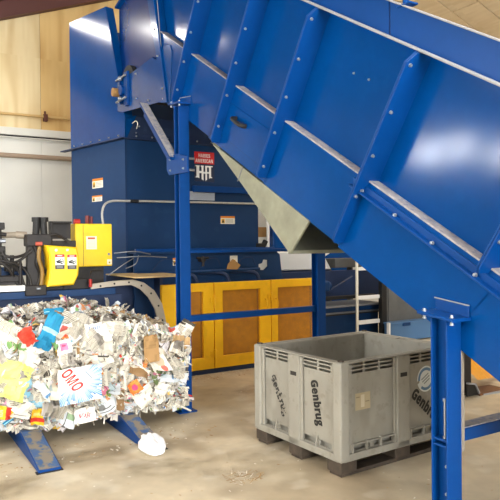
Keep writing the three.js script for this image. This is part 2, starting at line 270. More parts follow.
// ------------------------------------------------------------------ the inclined conveyor
const yB = v => 2.444 - 0.546 * (v + 4.717), yL = v => 3.351 - 0.585 * (v + 5.225), yF = v => 3.198 - 0.597 * (v + 3.398);
const VE = -0.55, VK = -5.78;                                   // lower end, knee below the head
const boltG = (() => { const a = new THREE.CylinderGeometry(0.0085, 0.0085, 0.013, 6), w = new THREE.CylinderGeometry(0.011, 0.011, 0.004, 12); w.translate(0, -0.007, 0); const g = mergeGeometries([clean(a), clean(w)]); g.rotateZ(Math.PI / 2); return g; })(); // axis along -u
const boltV = boltG.clone().rotateY(Math.PI / 2);
{
  const t = thing('conveyor', 'big blue inclined belt conveyor on steel legs climbing from lower right up to the hopper', 'conveyor', [3.36, 0, -3.8]);
  const lowPts = [[VK, yB(VK) - 0.02]]; for (const v of [VE]) lowPts.push([v, yB(v)]); lowPts.push([VE, yL(VE)], [VK, yL(VK) - 0.02]);
  const ribX = i => -2.436 + 0.87 * i, ribDir = [-0.674, -1.02];
  // lower side plates, one between each pair of ribs
  const seams = [VK]; for (let i = -3; i <= 2; i++) seams.push(ribX(i) - 0.6); seams.push(VE);
  for (let k = 0; k + 1 < seams.length; k++) {
    const a = seams[k], b = seams[k + 1]; const tA = k ? 0.3 : 0, tB = k + 2 < seams.length ? 0.3 : 0;
    part('side_plate', plateVY([[a - (k ? 0.03 : 0), yB(a)], [b, yB(b)], [b + tB, yL(b + tB)], [a + tA, yL(a + tA)]], 2.54, 2.555, [], 0.001), M.blue, t);
  }
  part('upper_side_panel', plateVY([[-6.03, 3.46], [-5.9, yL(-5.9) - 0.02], [VE, yL(VE)], [VE, yF(VE)], [-5.75, yF(-5.75)], [-6.2, 4.5]], 2.615, 2.635), M.blue, t);
  part('ledge', plateVY([[VK - 0.1, yL(VK - 0.1) - 0.006], [VE, yL(VE) - 0.006], [VE, yL(VE) + 0.006], [VK - 0.1, yL(VK - 0.1) + 0.006]], 2.538, 2.62, [], 0.002), M.dust, t, 'ledge along the side grey with dust');
  part('rim', plateVY([[-5.9, yF(-5.9) - 0.006], [VE, yF(VE) - 0.006], [VE, yF(VE) + 0.008], [-5.9, yF(-5.9) + 0.008]], 2.51, 2.56, [], 0.003), M.lip, t, 'pale dusty rim');
  for (const [a, b] of [[-5.2, -2.62], [-2.61, VE]]) part('cover_strip', plateVY([[a, yF(a)], [b, yF(b)], [b, yF(b) + 0.21], [a, yF(a) + 0.21]], 2.56, 2.575), M.blueRib, t);
  part('cover_rim', plateVY([[-5.2, yF(-5.2) + 0.2], [VE, yF(VE) + 0.2], [VE, yF(VE) + 0.212], [-5.2, yF(-5.2) + 0.212]], 2.55, 2.59), M.lip, t);
  part('cover', plateVY([[-5.2, yF(-5.2) - 0.11], [VE, yF(VE) - 0.11], [VE, yF(VE) - 0.1], [-5.2, yF(-5.2) - 0.1]], 2.64, 4.02, [], 0), M.blueRib, t);
  part('post_stub', [rod([2.575, yF(-2.5) + 0.2, -2.5], [2.62, yF(-2.5) + 0.9, -2.56], 0.018, 12), box(2.55, 2.62, yF(-2.5) + 0.206, yF(-2.5) + 0.218, -2.55, -2.45)], M.blueRib, t);
  // ribs: pairs of flange plates bolted face to face, standing out from the side
  const RD = new THREE.Vector3(0, 0.834, 0.552), BD = new THREE.Vector3(0, -0.552, 0.834), UX = new THREE.Vector3(1, 0, 0);
  const finBolt = boltG.clone().rotateY(Math.PI / 2).applyMatrix4(new THREE.Matrix4().makeRotationX(Math.atan2(0.552, 0.834)));
  [[-5.374, 2.89, 5], [-4.6, 2.40, 5], [-3.887, 2.04, 5], [-3.012, 1.55, 4], [-1.94, yL(-1.94) - 0.03, 3], [-1.07, yL(-1.07) - 0.03, 3]].forEach(([vb, yb, nb]) => {
    const L = (yF(vb) - yb - 0.012) / (0.834 + 0.597 * 0.552); const O = new THREE.Vector3(0, yb, vb), mt = new THREE.Matrix4().makeBasis(UX, RD, BD).setPosition(O);
    const fin = (z0, z1) => { const g = new THREE.ExtrudeGeometry(shapeOf([[2.452, 0.03], [2.47, 0], [2.62, 0], [2.62, L], [2.50, L], [2.452, L - 0.06]]), { depth: z1 - z0 - 0.003, bevelEnabled: true, bevelThickness: 0.0015, bevelSize: 0.002, bevelOffset: -0.002, bevelSegments: 1 }); g.translate(0, 0, z0 + 0.0015); g.applyMatrix4(mt); return uvMetres(g); };
    const rib = part('rib', fin(-0.011, 0), M.blueRib, t); part('mating_flange', fin(-0.024, -0.013), M.blueRib, rib);
    for (let k = 0; k < nb; k++) { const p = O.clone().addScaledVector(RD, L - 0.07 - k * 0.268).addScaledVector(BD, 0.007); at('bolt', finBolt, M.zinc, rib, [2.483, p.y, p.z]); }
  });
  // bolted splice angle under the ledge below the last full rib
  const sp = part('splice_angle', [plateVY([[-2.9, yL(-2.9) - 0.085], [VE, yL(VE) - 0.085], [VE, yL(VE) - 0.035], [-2.9, yL(-2.9) - 0.035]], 2.528, 2.542), plateVY([[-2.9, yL(-2.9) - 0.095], [VE, yL(VE) - 0.095], [VE, yL(VE) - 0.08], [-2.9, yL(-2.9) - 0.08]], 2.49, 2.542)], M.blueRib, t);
  for (let v = -2.80; v < -0.7; v += 0.268) at('bolt', boltG, M.zinc, sp, [2.506, yL(v) - 0.072, v]);
  // access door with handle
  part('access_panel', plateVY([[-4.32, yL(-4.32) - 0.13], [-3.95, yL(-3.95) - 0.13], [-4.02, yL(-4.02) - 0.60], [-4.42, yL(-4.42) - 0.60]].map(([v, y], k) => [[-4.47, yB(-4.47) + 0.43], [-3.80, yB(-3.80) + 0.43], [-3.98, yB(-3.98) + 0.1], [-4.66, yB(-4.66) + 0.1]][k]), 2.533, 2.542), M.blue, t);
  const hd = [-4.23, 2.512]; const dir = [0.857, -0.515];
  const hp = (s, o) => [2.533 - o, hd[1] + dir[1] * s, hd[0] + dir[0] * s];
  part('handle', [tube([hp(-0.085, 0), hp(-0.075, 0.045), hp(-0.04, 0.055), hp(0.04, 0.055), hp(0.075, 0.045), hp(0.085, 0)], 0.017, 20, 8)], M.black, t, 'black pull handle');
  for (const [v, y] of [[-2.983, 2.615], [-2.846, 2.544]]) { const q = at('bolt', boltG, M.zinc, t, [2.611, y, v]); q.scale.setScalar(0.7); }
  // head above the hopper
  const hb = 3.06;
  part('head_side_plate', plateVY([[-7.06, 3.12], [-6.9, 3.08], [-5.85, 2.99], [-5.60, 2.93], [-5.52, 3.42], [-5.56, 3.49], [-5.64, 3.52], [-5.76, 3.5], [-5.86, 3.42], [-5.9, 3.44], [-6.0, 3.478], [-7.06, 3.445]], 2.53, 2.55), M.hopper, t);
  part('head_upper_panel', plateVY([[-7.2, 3.4], [-5.95, 3.4], [-6.05, 4.6], [-7.2, 4.38]], 2.615, 2.635), M.blueHead, t);
  part('head_ledge', plateVY([[-7.06, 3.44], [-6.0, 3.473], [-6.0, 3.485], [-7.06, 3.452]], 2.53, 2.62, [], 0.002), M.hopper, t);
  part('head_rim', plateVY([[-7.2, 4.38], [-6.05, 4.6], [-6.05, 4.625], [-7.2, 4.405]], 2.56, 2.66), M.hopper, t);
  const fl = part('splice_strip', plateVY([[-6.14, 4.3], [-5.97, 4.3], [-5.60, 2.94], [-5.69, 2.95]], 2.51, 2.618, [], 0.005), M.hopper, t);
  for (const f of [0.15, 0.42, 0.64, 0.9]) at('bolt', boltG, M.zinc, fl, [2.503, 4.3 - f * 1.34, -6.06 + f * 0.4]);
  part('weld_strip', plateVY([[-5.905, 4.35], [-5.9, 4.35], [-5.67, 3.0], [-5.675, 3.0]], 2.522, 2.53, [], 0.002), M.lip, t);
  const bl = part('take_up_bearing', [plateVY([[-6.76, 3.12], [-6.66, 3.12], [-6.66, 3.5], [-6.76, 3.5]], 2.50, 2.532, [[[-6.9, 3.17], [-6.71, 3.17], [-6.71, 3.45], [-6.9, 3.45]]]), rod([2.47, 3.31, -6.8], [2.56, 3.31, -6.8], 0.055, 16)], M.blueRib, t);
  for (const y of [3.2, 3.45]) part('screw', rod([2.48, y, -6.96], [2.48, y, -6.66], 0.012), M.steel, bl);
  part('shaft_end', rod([2.44, 3.32, -6.97], [2.56, 3.32, -6.97], 0.05, 16), M.card, bl);
  for (const y of [3.21, 3.44]) { const s = new THREE.SphereGeometry(0.028, 10, 8); at('nut', s, M.zinc, bl, [2.47, y, -6.8]); }
  for (const [v, y] of [[-6.45, 3.15], [-6.45, 3.42], [-6.1, 3.06], [-5.72, 3.0]]) at('bolt', boltG, M.zinc, t, [2.522, y, v]);
  part('pulley', rod([2.56, 3.4, -6.8], [4.0, 3.4, -6.8], 0.2, 24), M.rubber, t);
  // far side, belt and underside
  part('far_side_panel', plateVY([[-7.06, 3.1], [VK, yB(VK)], [VE, yB(VE)], [VE, yF(VE) - 0.1], [-5.9, yF(-5.9) - 0.1], [-7.06, 4.2]], 4.0, 4.02), M.blue, t);
  part('belt', [plateVY([[-5.8, yL(-5.8) + 0.05], [VE, yL(VE) + 0.05], [VE, yL(VE) + 0.064], [-5.8, yL(-5.8) + 0.064]], 2.64, 4.0, [], 0), plateVY([[-6.85, 3.59], [-5.8, 3.72], [-5.8, 3.734], [-6.85, 3.604]], 2.64, 4.0, [], 0)], M.rubber, t);
  part('bottom_plate', plateVY([[VK, yB(VK) + 0.02], [VE, yB(VE) + 0.02], [VE, yB(VE) + 0.03], [VK, yB(VK) + 0.03]], 2.555, 4.0, [], 0), M.blueRib, t);
  part('end_plate', box(2.56, 4.0, yB(VE), yL(VE), VE - 0.012, VE, 0), M.blueRib, t);
  // galvanised drip pan under the belt
  part('drip_pan', plateVY([[-4.72, 2.42], [-4.2, 2.0], [-3.578, 1.476], [-3.35, 1.7]], 2.53, 2.545, [], 0), M.galv, t, 'plain galvanised sheet metal');
  part('drip_pan', plateVY([[-4.72, 2.42], [-3.578, 1.476], [-3.565, 1.488], [-4.70, 2.44]], 2.545, 4.0, [], 0), M.galv, t, 'plain galvanised sheet metal');
  part('drip_pan', plateVY([[-4.72, 2.42], [-3.578, 1.476], [-3.35, 1.7]], 3.985, 4.0, [], 0), M.galv, t, 'plain galvanised sheet metal');
  part('pan_lip', plateVY([[-3.60, 1.476], [-3.565, 1.476], [-3.565, 1.5], [-3.6, 1.5]], 2.53, 4.0), M.galv, t);
  part('pan_seam', plateVY([[-4.29, 2.05], [-4.28, 2.05], [-4.2, 2.16], [-4.21, 2.16]], 2.524, 2.532, [], 0.001), M.steel, t);
  // legs
  const H = (u, v, y0, y1) => [box(u - 0.0525, u + 0.0525, y0, y1, v + 0.043, v + 0.0525, 0.002), box(u - 0.0525, u + 0.0525, y0, y1, v - 0.0525, v - 0.043, 0.002), box(u - 0.004, u + 0.004, y0, y1, v - 0.044, v + 0.044, 0)];
  const leg = (u, v, top, near) => {
    const g = part('leg', H(u, v, 0.012, top), M.blueRib, t);
    part('base_plate', box(u - 0.09, u + 0.09, 0, 0.014, v - 0.09, v + 0.09), M.blueRib, g);
    if (near) {
      const tilt = [[v - 0.115, top + 0.02], [v + 0.115, top - 0.005], [v + 0.115, top + 0.012], [v - 0.115, top + 0.037]];
      part('cap_plate', plateVY(tilt, u - 0.085, u + 0.075), M.blueRib, g);
      part('bracket', plateVY([[v - 0.10, top + 0.02], [v + 0.11, top], [v + 0.11, top + 0.07], [v - 0.10, top + 0.095]], 2.526, 2.542), M.blueRib, g);
      part('weld', plateVY([[v - 0.105, top + 0.094], [v + 0.115, top + 0.068], [v + 0.115, top + 0.074], [v - 0.105, top + 0.10]], 2.522, 2.53, [], 0.001), M.lip, g);
      const bz = boltG.clone().rotateZ(-Math.PI / 2);
      for (const dv of [-0.085, 0.09]) { at('bolt', bz, M.zinc, g, [u - 0.06, top + 0.032 - dv * 0.11, v + dv]); at('bolt', bz, M.zinc, g, [u - 0.06, top - 0.004 - dv * 0.11, v + dv]); }
    }
    return g;
  };
  const l1 = leg(2.4875, -5.2325, 2.83, true), l2 = leg(4.07, -5.2325, yB(-5.23) - 0.02, false), r1 = leg(2.4875, -2.1595, 1.165, true), r2 = leg(4.07, -2.1595, yB(-2.16) - 0.02, false);
  for (const m of [0.68]) for (const dv of [0]) at('bolt', boltG, M.zinc, l1, [2.43, m, -5.19]);
  part('tie_rail', box(2.54, 4.02, 0.825, 0.885, -5.275, -5.215), M.blueRib, t);
  part('tie_rail', box(2.54, 4.02, 1.465, 1.495, -5.275, -5.215), M.blueRib, t);
  part('tie_rail', [box(2.54, 4.02, 0.535, 0.60, -2.125, -2.118), box(2.54, 4.02, 0.593, 0.60, -2.2, -2.118)], M.blueRib, t);
  part('rail_dust', box(2.545, 4.02, 0.60, 0.605, -2.2, -2.12, 0.001), M.dust, t, 'grey dust on the rail');
  // clamp and long bolt on the right leg
  part('clamp_plate', [box(2.44, 2.486, 0.55, 0.562, -2.205, -2.112), box(2.44, 2.486, 0.52, 0.532, -2.205, -2.112)], M.blueRib, r1);
  part('long_bolt', [rod([2.462, 0.562, -2.145], [2.462, 0.755, -2.145], 0.0065), rod([2.462, 0.75, -2.145], [2.462, 0.764, -2.145], 0.012, 6), rod([2.462, 0.562, -2.145], [2.462, 0.574, -2.145], 0.012, 6)], M.zinc, r1, 'long zinc bolt');
  for (const y of [0.42, 0.28]) at('bolt', boltG, M.zinc, r1, [2.466, y, -2.139]);
  part('splice_plate', box(2.541, 2.566, 0.49, 1.03, -2.16, -2.108, 0.004), std({ color: 0x8f867a, roughness: 0.7 }), r1, 'dull grey plate behind the leg');
  // brace from head to left leg
  const br = part('brace', [bar([2.46, 2.93, -6.03], [2.46, 2.28, -5.30], 0.012, 0.12), bar([2.42, 2.985, -5.98], [2.42, 2.335, -5.25], 0.09, 0.012)], M.blueRib, t);
  part('brace_dust', bar([2.42, 2.993, -5.97], [2.42, 2.36, -5.26], 0.08, 0.004), M.dust, br, 'grey dust along the brace');
  const gp = part('gusset_plate', plateVY([[-5.37, 2.2], [-4.98, 2.19], [-4.98, 2.33], [-5.2, 2.38], [-5.42, 2.38], [-5.42, 2.25]], 2.418, 2.434), M.blueRib, t);
  for (const [v, y] of [[-5.33, 2.24], [-5.33, 2.34], [-5.05, 2.23], [-5.05, 2.31]]) at('bolt', boltG, M.zinc, gp, [2.41, y, v]);
  part('through_bolt', [rod([2.54, 2.345, -5.2], [2.60, 2.345, -5.2], 0.012), rod([2.54, 2.24, -5.2], [2.60, 2.24, -5.2], 0.012)], M.zinc, t);
}

// ------------------------------------------------------------------ decals and prints
function decal(name, tex, w, h, parent, [u, y, v], axis, extra = {}) {   // flat printed sticker; axis: 'u' faces -u, 'v' faces +v
  const g = new THREE.BoxGeometry(w, h, 0.002); const m = std({ map: tex, roughness: 0.5, ...extra });
  return at(name, g, m, parent, [u, y, v], axis === 'u' ? [0, -Math.PI / 2, 0] : [0, 0, 0]);
}
const warnTex = canvasTex(128, 64, (x, w, h) => { x.fillStyle = '#f3efe2'; x.fillRect(0, 0, w, h); x.fillStyle = '#e8871c'; x.fillRect(0, 0, w, 16); x.fillStyle = '#f0b91e'; x.fillRect(6, 22, 30, 36); x.fillStyle = '#222'; x.beginPath(); x.moveTo(21, 26); x.lineTo(34, 54); x.lineTo(8, 54); x.fill(); x.fillStyle = '#a09a90'; for (let i = 0; i < 4; i++) x.fillRect(44, 24 + i * 9, 70, 3); });
const warnTall = canvasTex(96, 128, (x, w, h) => { x.fillStyle = '#efe9d8'; x.fillRect(0, 0, w, h); x.fillStyle = '#f0b91e'; x.fillRect(30, 54, 40, 40); x.fillStyle = '#222'; x.beginPath(); x.moveTo(50, 58); x.lineTo(66, 88); x.lineTo(34, 88); x.fill(); x.fillStyle = '#999'; x.fillRect(14, 104, 68, 4); x.fillRect(14, 14, 68, 4); });
const handTex = canvasTex(96, 128, (x, w, h) => {
  x.fillStyle = '#f4f2ea'; x.fillRect(0, 0, w, h); x.fillStyle = '#c3271d'; x.fillRect(0, 0, w, 24); x.fillStyle = '#fff'; x.fillRect(22, 9, 52, 6); x.strokeStyle = '#1a1a1a'; x.lineWidth = 9; x.lineCap = 'round';
  x.beginPath(); x.moveTo(14, 62); x.lineTo(56, 48); x.moveTo(18, 66); x.lineTo(74, 62); x.moveTo(20, 70); x.lineTo(66, 76); x.stroke(); x.lineWidth = 5; x.beginPath(); x.arc(66, 64, 20, -1.2, 1.8); x.stroke(); x.fillStyle = '#333'; x.fillRect(0, 94, w, 34); x.fillStyle = '#aaa'; x.fillRect(14, 103, 66, 4); x.fillRect(14, 114, 66, 4);
});
const sheetTex = canvasTex(96, 96, (x, w, h) => { x.fillStyle = '#f3ead2'; x.fillRect(0, 0, w, h); x.fillStyle = '#c0562a'; x.fillRect(14, 8, 66, 14); x.fillStyle = '#d8c9a0'; for (let i = 0; i < 6; i++) x.fillRect(12, 32 + i * 10, 70, 3); });
const logoTex = canvasTex(256, 256, (x, w, h) => {
  x.fillStyle = '#16294a'; x.fillRect(0, 0, w, h); x.fillStyle = '#d3222a'; x.fillRect(0, 0, w, 104); x.fillStyle = '#fff'; x.textAlign = 'center'; x.font = 'bold 44px sans-serif'; x.fillText('HARRIS', 128, 48); x.fillText('AMERICAN', 128, 93, 240);
  x.beginPath();                                               // white HA monogram in a shield
  const R = (a, b, c, d, e) => { x.moveTo(a, b); x.lineTo(c, b); x.lineTo(c, d + e * 0); x.lineTo(a, d + e); x.closePath(); };
  x.fill(); x.fillStyle = '#fff';
  const col = (a, b, y0, ya, yb) => { x.beginPath(); x.moveTo(a, y0); x.lineTo(b, y0); x.lineTo(b, yb); x.lineTo(a, ya); x.closePath(); x.fill(); };
  col(24, 62, 118, 222, 228); col(44, 62, 118, 222, 230); col(90, 116, 118, 238, 248); col(138, 162, 118, 250, 240); col(186, 214, 118, 230, 222);
  x.fillRect(50, 166, 50, 18); x.fillRect(104, 172, 44, 16); x.fillRect(150, 118, 50, 14); x.fillRect(150, 172, 50, 14); x.fillRect(14, 118, 52, 10); x.fillRect(80, 118, 40, 10); x.fillRect(196, 118, 40, 10); x.fillRect(14, 214, 20, 10); x.fillRect(206, 214, 22, 10);
});

// ------------------------------------------------------------------ the baler
{
  const t = thing('baler', 'dark blue horizontal baler with tall hopper and yellow mesh gates behind the conveyor legs', 'baler', [3.6, 0, -7.8]);
  const uL = 2.57, vF = -6.97;
  const yaw = g => { g.translate(-uL, 0, 6.95); g.rotateY(0.22); g.translate(uL, 0, -6.95); return g; }, wv = (w, y) => [-6.95 - w, y];   // side sheet turned 12.6 degrees
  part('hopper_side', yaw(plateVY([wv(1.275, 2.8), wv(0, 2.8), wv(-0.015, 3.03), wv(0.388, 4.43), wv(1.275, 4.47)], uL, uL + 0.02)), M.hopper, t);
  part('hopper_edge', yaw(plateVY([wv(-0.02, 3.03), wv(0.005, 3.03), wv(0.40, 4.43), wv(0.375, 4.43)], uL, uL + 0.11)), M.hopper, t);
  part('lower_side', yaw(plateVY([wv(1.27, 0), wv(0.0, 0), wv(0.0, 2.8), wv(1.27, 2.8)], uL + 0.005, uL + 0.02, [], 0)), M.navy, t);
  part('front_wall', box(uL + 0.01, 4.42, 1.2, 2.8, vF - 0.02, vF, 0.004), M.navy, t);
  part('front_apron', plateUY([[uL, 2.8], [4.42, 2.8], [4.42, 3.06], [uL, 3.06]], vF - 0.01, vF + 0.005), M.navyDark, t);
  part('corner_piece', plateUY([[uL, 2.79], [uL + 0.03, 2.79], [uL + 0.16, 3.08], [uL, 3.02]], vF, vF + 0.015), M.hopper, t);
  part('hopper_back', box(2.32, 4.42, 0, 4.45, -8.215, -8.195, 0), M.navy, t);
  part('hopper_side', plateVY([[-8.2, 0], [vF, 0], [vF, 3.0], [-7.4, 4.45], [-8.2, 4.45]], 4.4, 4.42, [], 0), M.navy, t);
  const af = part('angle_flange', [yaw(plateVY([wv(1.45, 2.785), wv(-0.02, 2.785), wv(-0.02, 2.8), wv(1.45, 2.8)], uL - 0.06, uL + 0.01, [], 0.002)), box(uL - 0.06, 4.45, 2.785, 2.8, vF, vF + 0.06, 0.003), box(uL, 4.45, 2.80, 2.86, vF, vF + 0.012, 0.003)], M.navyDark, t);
  for (let k = 0; k < 9; k++) at('bolt', boltV, M.zinc, af, [2.72 + k * 0.2, 2.83, vF + 0.02]);
  for (let k = 0; k < 6; k++) { const w = 0.12 + k * 0.21; at('bolt', boltG, M.zinc, af, [uL - 0.22 * w - 0.008, 2.84, -6.95 - 0.976 * w]); }
  for (const [u, y] of [[2.76, 2.95], [2.72, 2.87]]) at('bolt', boltV, M.zinc, t, [u, y, vF + 0.012]);
  part('cable_tie', tube([[2.66, 2.97, vF + 0.04], [2.7, 3.0, vF + 0.06], [2.72, 2.97, vF + 0.06], [2.71, 2.91, vF + 0.05]], 0.006, 16, 6), M.cream, t);
  part('stiffener', box(3.45, 4.42, 2.195, 2.275, vF, vF + 0.06), M.blueRib, t);
  part('panel_plate', box(3.38, 3.76, 2.095, 2.205, vF, vF + 0.02), std({ color: 0xaab4c4, roughness: 0.5 }), t, 'pale blank plate');
  part('seam', box(uL + 0.02, uL + 0.028, 1.4, 2.79, vF, vF + 0.008, 0.001), M.navyDark, t);
  decal('badge', logoTex, 0.28, 0.37, t, [3.625, 2.52, vF + 0.002], 'v').userData.label = 'red and white maker badge';
  decal('warning_label', warnTex, 0.21, 0.1, t, [3.955, 1.853, vF + 0.002], 'v').userData.label = 'white and orange warning label';
  { const q = decal('warning_label', warnTex, 0.25, 0.12, t, [uL - 0.218 * 0.617 + 0.002, 2.315, -6.95 - 0.976 * 0.617], 'u'); q.rotation.y += 0.22; q.userData.label = 'white and orange warning label'; }
  { const q = decal('warning_label', warnTex, 0.24, 0.075, t, [uL - 0.218 * 0.633 + 0.002, 2.127, -6.95 - 0.976 * 0.633], 'u'); q.rotation.y += 0.22; q.userData.label = 'white and orange warning label'; }
  // conduit along the front
  part('conduit', tube([[2.22, 1.78, -6.7], [2.225, 1.9, -6.75], [2.27, 2.0, -6.8], [2.36, 2.045, -6.86], [2.6, 2.06, -6.92], [4.4, 2.07, -6.93]], 0.013, 60, 8), std({ color: 0xb9b7b0, roughness: 0.4 }), t, 'pale grey conduit');
  part('conduit_coupling', rod([2.62, 2.06, -6.92], [2.72, 2.06, -6.92], 0.02), M.black, t);
  // lower press body
  part('press_body', plateUY([[2.6, 0.04], [5.2, 0.04], [5.2, 1.0], [4.66, 1.06], [4.62, 1.40], [4.55, 1.46], [2.6, 1.46]], -6.8, -6.76, [[[4.28, 1.21], [4.38, 1.20], [4.44, 1.25], [4.44, 1.33], [4.36, 1.34], [4.34, 1.29], [4.28, 1.28]]]), M.navy, t);
  part('press_top', box(2.6, 4.6, 1.44, 1.46, -8.6, -6.7), M.navy, t);
  part('press_back', [box(2.6, 5.2, 0.04, 1.46, -8.6, -8.58, 0), box(5.18, 5.2, 0.04, 1.0, -8.6, -6.8, 0)], M.navyDark, t);
  part('top_rail', box(2.6, 4.5, 1.46, 1.5, -6.76, -6.70), M.blueRib, t);
  part('guide_pipe', rod([2.6, 1.215, -6.68], [4.25, 1.225, -6.68], 0.02), M.navy, t);
  for (const u of [3.28, 3.72, 4.16]) part('wire_tube', tube([[u - 0.32, 1.2, -6.72], [u - 0.1, 1.2, -6.69], [u + 0.02, 1.17, -6.66], [u + 0.06, 1.08, -6.65], [u + 0.06, 0.98, -6.65]], 0.024, 24, 8), M.navyDark, t);
  for (const u of [2.95, 3.55, 4.05]) part('wire_loop', tube([[u - 0.16, 1.24, -6.7], [u - 0.06, 1.36, -6.66], [u + 0.06, 1.37, -6.64], [u + 0.12, 1.28, -6.66]], 0.004, 20, 6), M.navyDark, t);
  part('valve', [rod([3.44, 1.36, -6.76], [3.44, 1.36, -6.66], 0.03), rod([3.36, 1.38, -6.68], [3.52, 1.38, -6.68], 0.015), rod([3.44, 1.28, -6.67], [3.44, 1.4, -6.67], 0.015)], M.machine, t);
  decal('warning_label', warnTall, 0.11, 0.12, t, [3.915, 1.337, -6.757], 'v').userData.label = 'small cream warning label';
  decal('warning_label', warnTex, 0.16, 0.09, t, [3.16, 1.34, -6.757], 'v').userData.label = 'small cream warning label';
  part('black_lever', [rod([4.33, 1.5, -6.73], [4.38, 1.58, -6.73], 0.035), box(4.26, 4.36, 1.5, 1.55, -6.78, -6.7)], M.black, t);
  // gates: frame, expanded metal, hinges
  const gate = (a, b, m0, m1, solid) => {
    const y0 = 0.06, y1 = 1.085, h0 = 0.2, h1 = 0.985;
    const g = part('gate', plateUY([[a, y0], [b, y0], [b, y1], [a, y1]], -6.59, -6.54, [[[m0, h0], [m1, h0], [m1, h1], [m0, h1]]]), M.gateYellow, t, 'yellow hinged gate with expanded metal panel');
    const pg = new THREE.PlaneGeometry(m1 - m0, h1 - h0); pg.translate((m0 + m1) / 2, (h0 + h1) / 2, -6.565); part('mesh_panel', uvMetres(pg), M.mesh, g);
    part('backing', box(m0, m1, h0, h1, -6.635, -6.63, 0), std({ color: 0xb88446, roughness: 0.8 }), g);
    for (const y of [0.24, 0.88]) part('hinge', [rod([b + 0.005, y - 0.05, -6.525], [b + 0.005, y + 0.05, -6.525], 0.014), box(b - 0.05, b + 0.05, y - 0.03, y + 0.03, -6.542, -6.532)], M.gateYellow, g);
    return g;
  };
  gate(2.84, 3.508, 3.1, 3.369, true); const g2 = gate(3.52, 4.325, 3.633, 4.169); const g3 = gate(4.337, 5.08, 4.433, 5.0);
  part('gate_handle', tube([[4.24, 0.72, -6.54], [4.24, 0.73, -6.5], [4.24, 0.84, -6.5], [4.24, 0.85, -6.54]], 0.008, 16, 6), M.gateYellow, g2); part('gate_handle', tube([[4.40, 0.72, -6.54], [4.40, 0.73, -6.5], [4.40, 0.84, -6.5], [4.40, 0.85, -6.54]], 0.008, 16, 6), M.gateYellow, g3);
  part('sill', box(2.84, 5.1, 0.0, 0.06, -6.62, -6.56), M.navyDark, t);
  // outlet side: frame around the bale chamber
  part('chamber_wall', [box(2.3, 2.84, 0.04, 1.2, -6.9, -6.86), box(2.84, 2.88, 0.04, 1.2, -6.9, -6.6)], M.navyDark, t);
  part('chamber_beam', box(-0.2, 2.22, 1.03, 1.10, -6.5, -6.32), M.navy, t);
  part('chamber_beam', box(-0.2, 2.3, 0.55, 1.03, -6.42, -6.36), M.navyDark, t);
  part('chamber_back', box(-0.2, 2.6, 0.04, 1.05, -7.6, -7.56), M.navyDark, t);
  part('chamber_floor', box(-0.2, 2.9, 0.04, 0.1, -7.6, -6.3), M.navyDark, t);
  // curved perforated wire guide
  const o = [[1.95, 1.15], [2.2, 1.172], [2.41, 1.178], [2.53, 1.14], [2.65, 1.05], [2.74, 0.9], [2.785, 0.7], [2.8, 0.5]], n = [[2.715, 0.5], [2.70, 0.69], [2.655, 0.85], [2.58, 0.98], [2.49, 1.07], [2.39, 1.12], [2.2, 1.115], [1.95, 1.095]];
  const wg = part('wire_guide', plateUY([...o, ...n], -6.33, -6.3), std({ color: 0xb4aa9a, roughness: 0.5, metalness: 0.3 }), t, 'curved pale perforated steel strip');
  for (const [u, y] of [[2.05, 1.125], [2.2, 1.143], [2.36, 1.15], [2.5, 1.108], [2.61, 1.02], [2.695, 0.88], [2.74, 0.72]]) at('hole', new THREE.CylinderGeometry(0.011, 0.011, 0.034, 10).rotateX(Math.PI / 2), M.black, wg, [u, y, -6.315]);
}
// tan board lying across the gate top, and its neighbours
{
  const t = thing('plywood_board', 'thin tan board lying flat beside the left conveyor leg', 'board', [2.55, 1.2, -6.35]);
  part('board_sheet', box(2.3, 2.92, 1.208, 1.222, -6.88, -5.95), M.board, t);
  const p = thing('cardboard_piece', 'small torn piece of brown cardboard resting on the baler pipe', 'cardboard', [3.83, 1.24, -6.64]);
  const g = plateUY([[3.75, 1.235], [3.9, 1.23], [3.95, 1.28], [3.84, 1.36], [3.77, 1.3]], -6.655, -6.645, [], 0.001); part('cardboard_sheet', g, M.card, p);
}
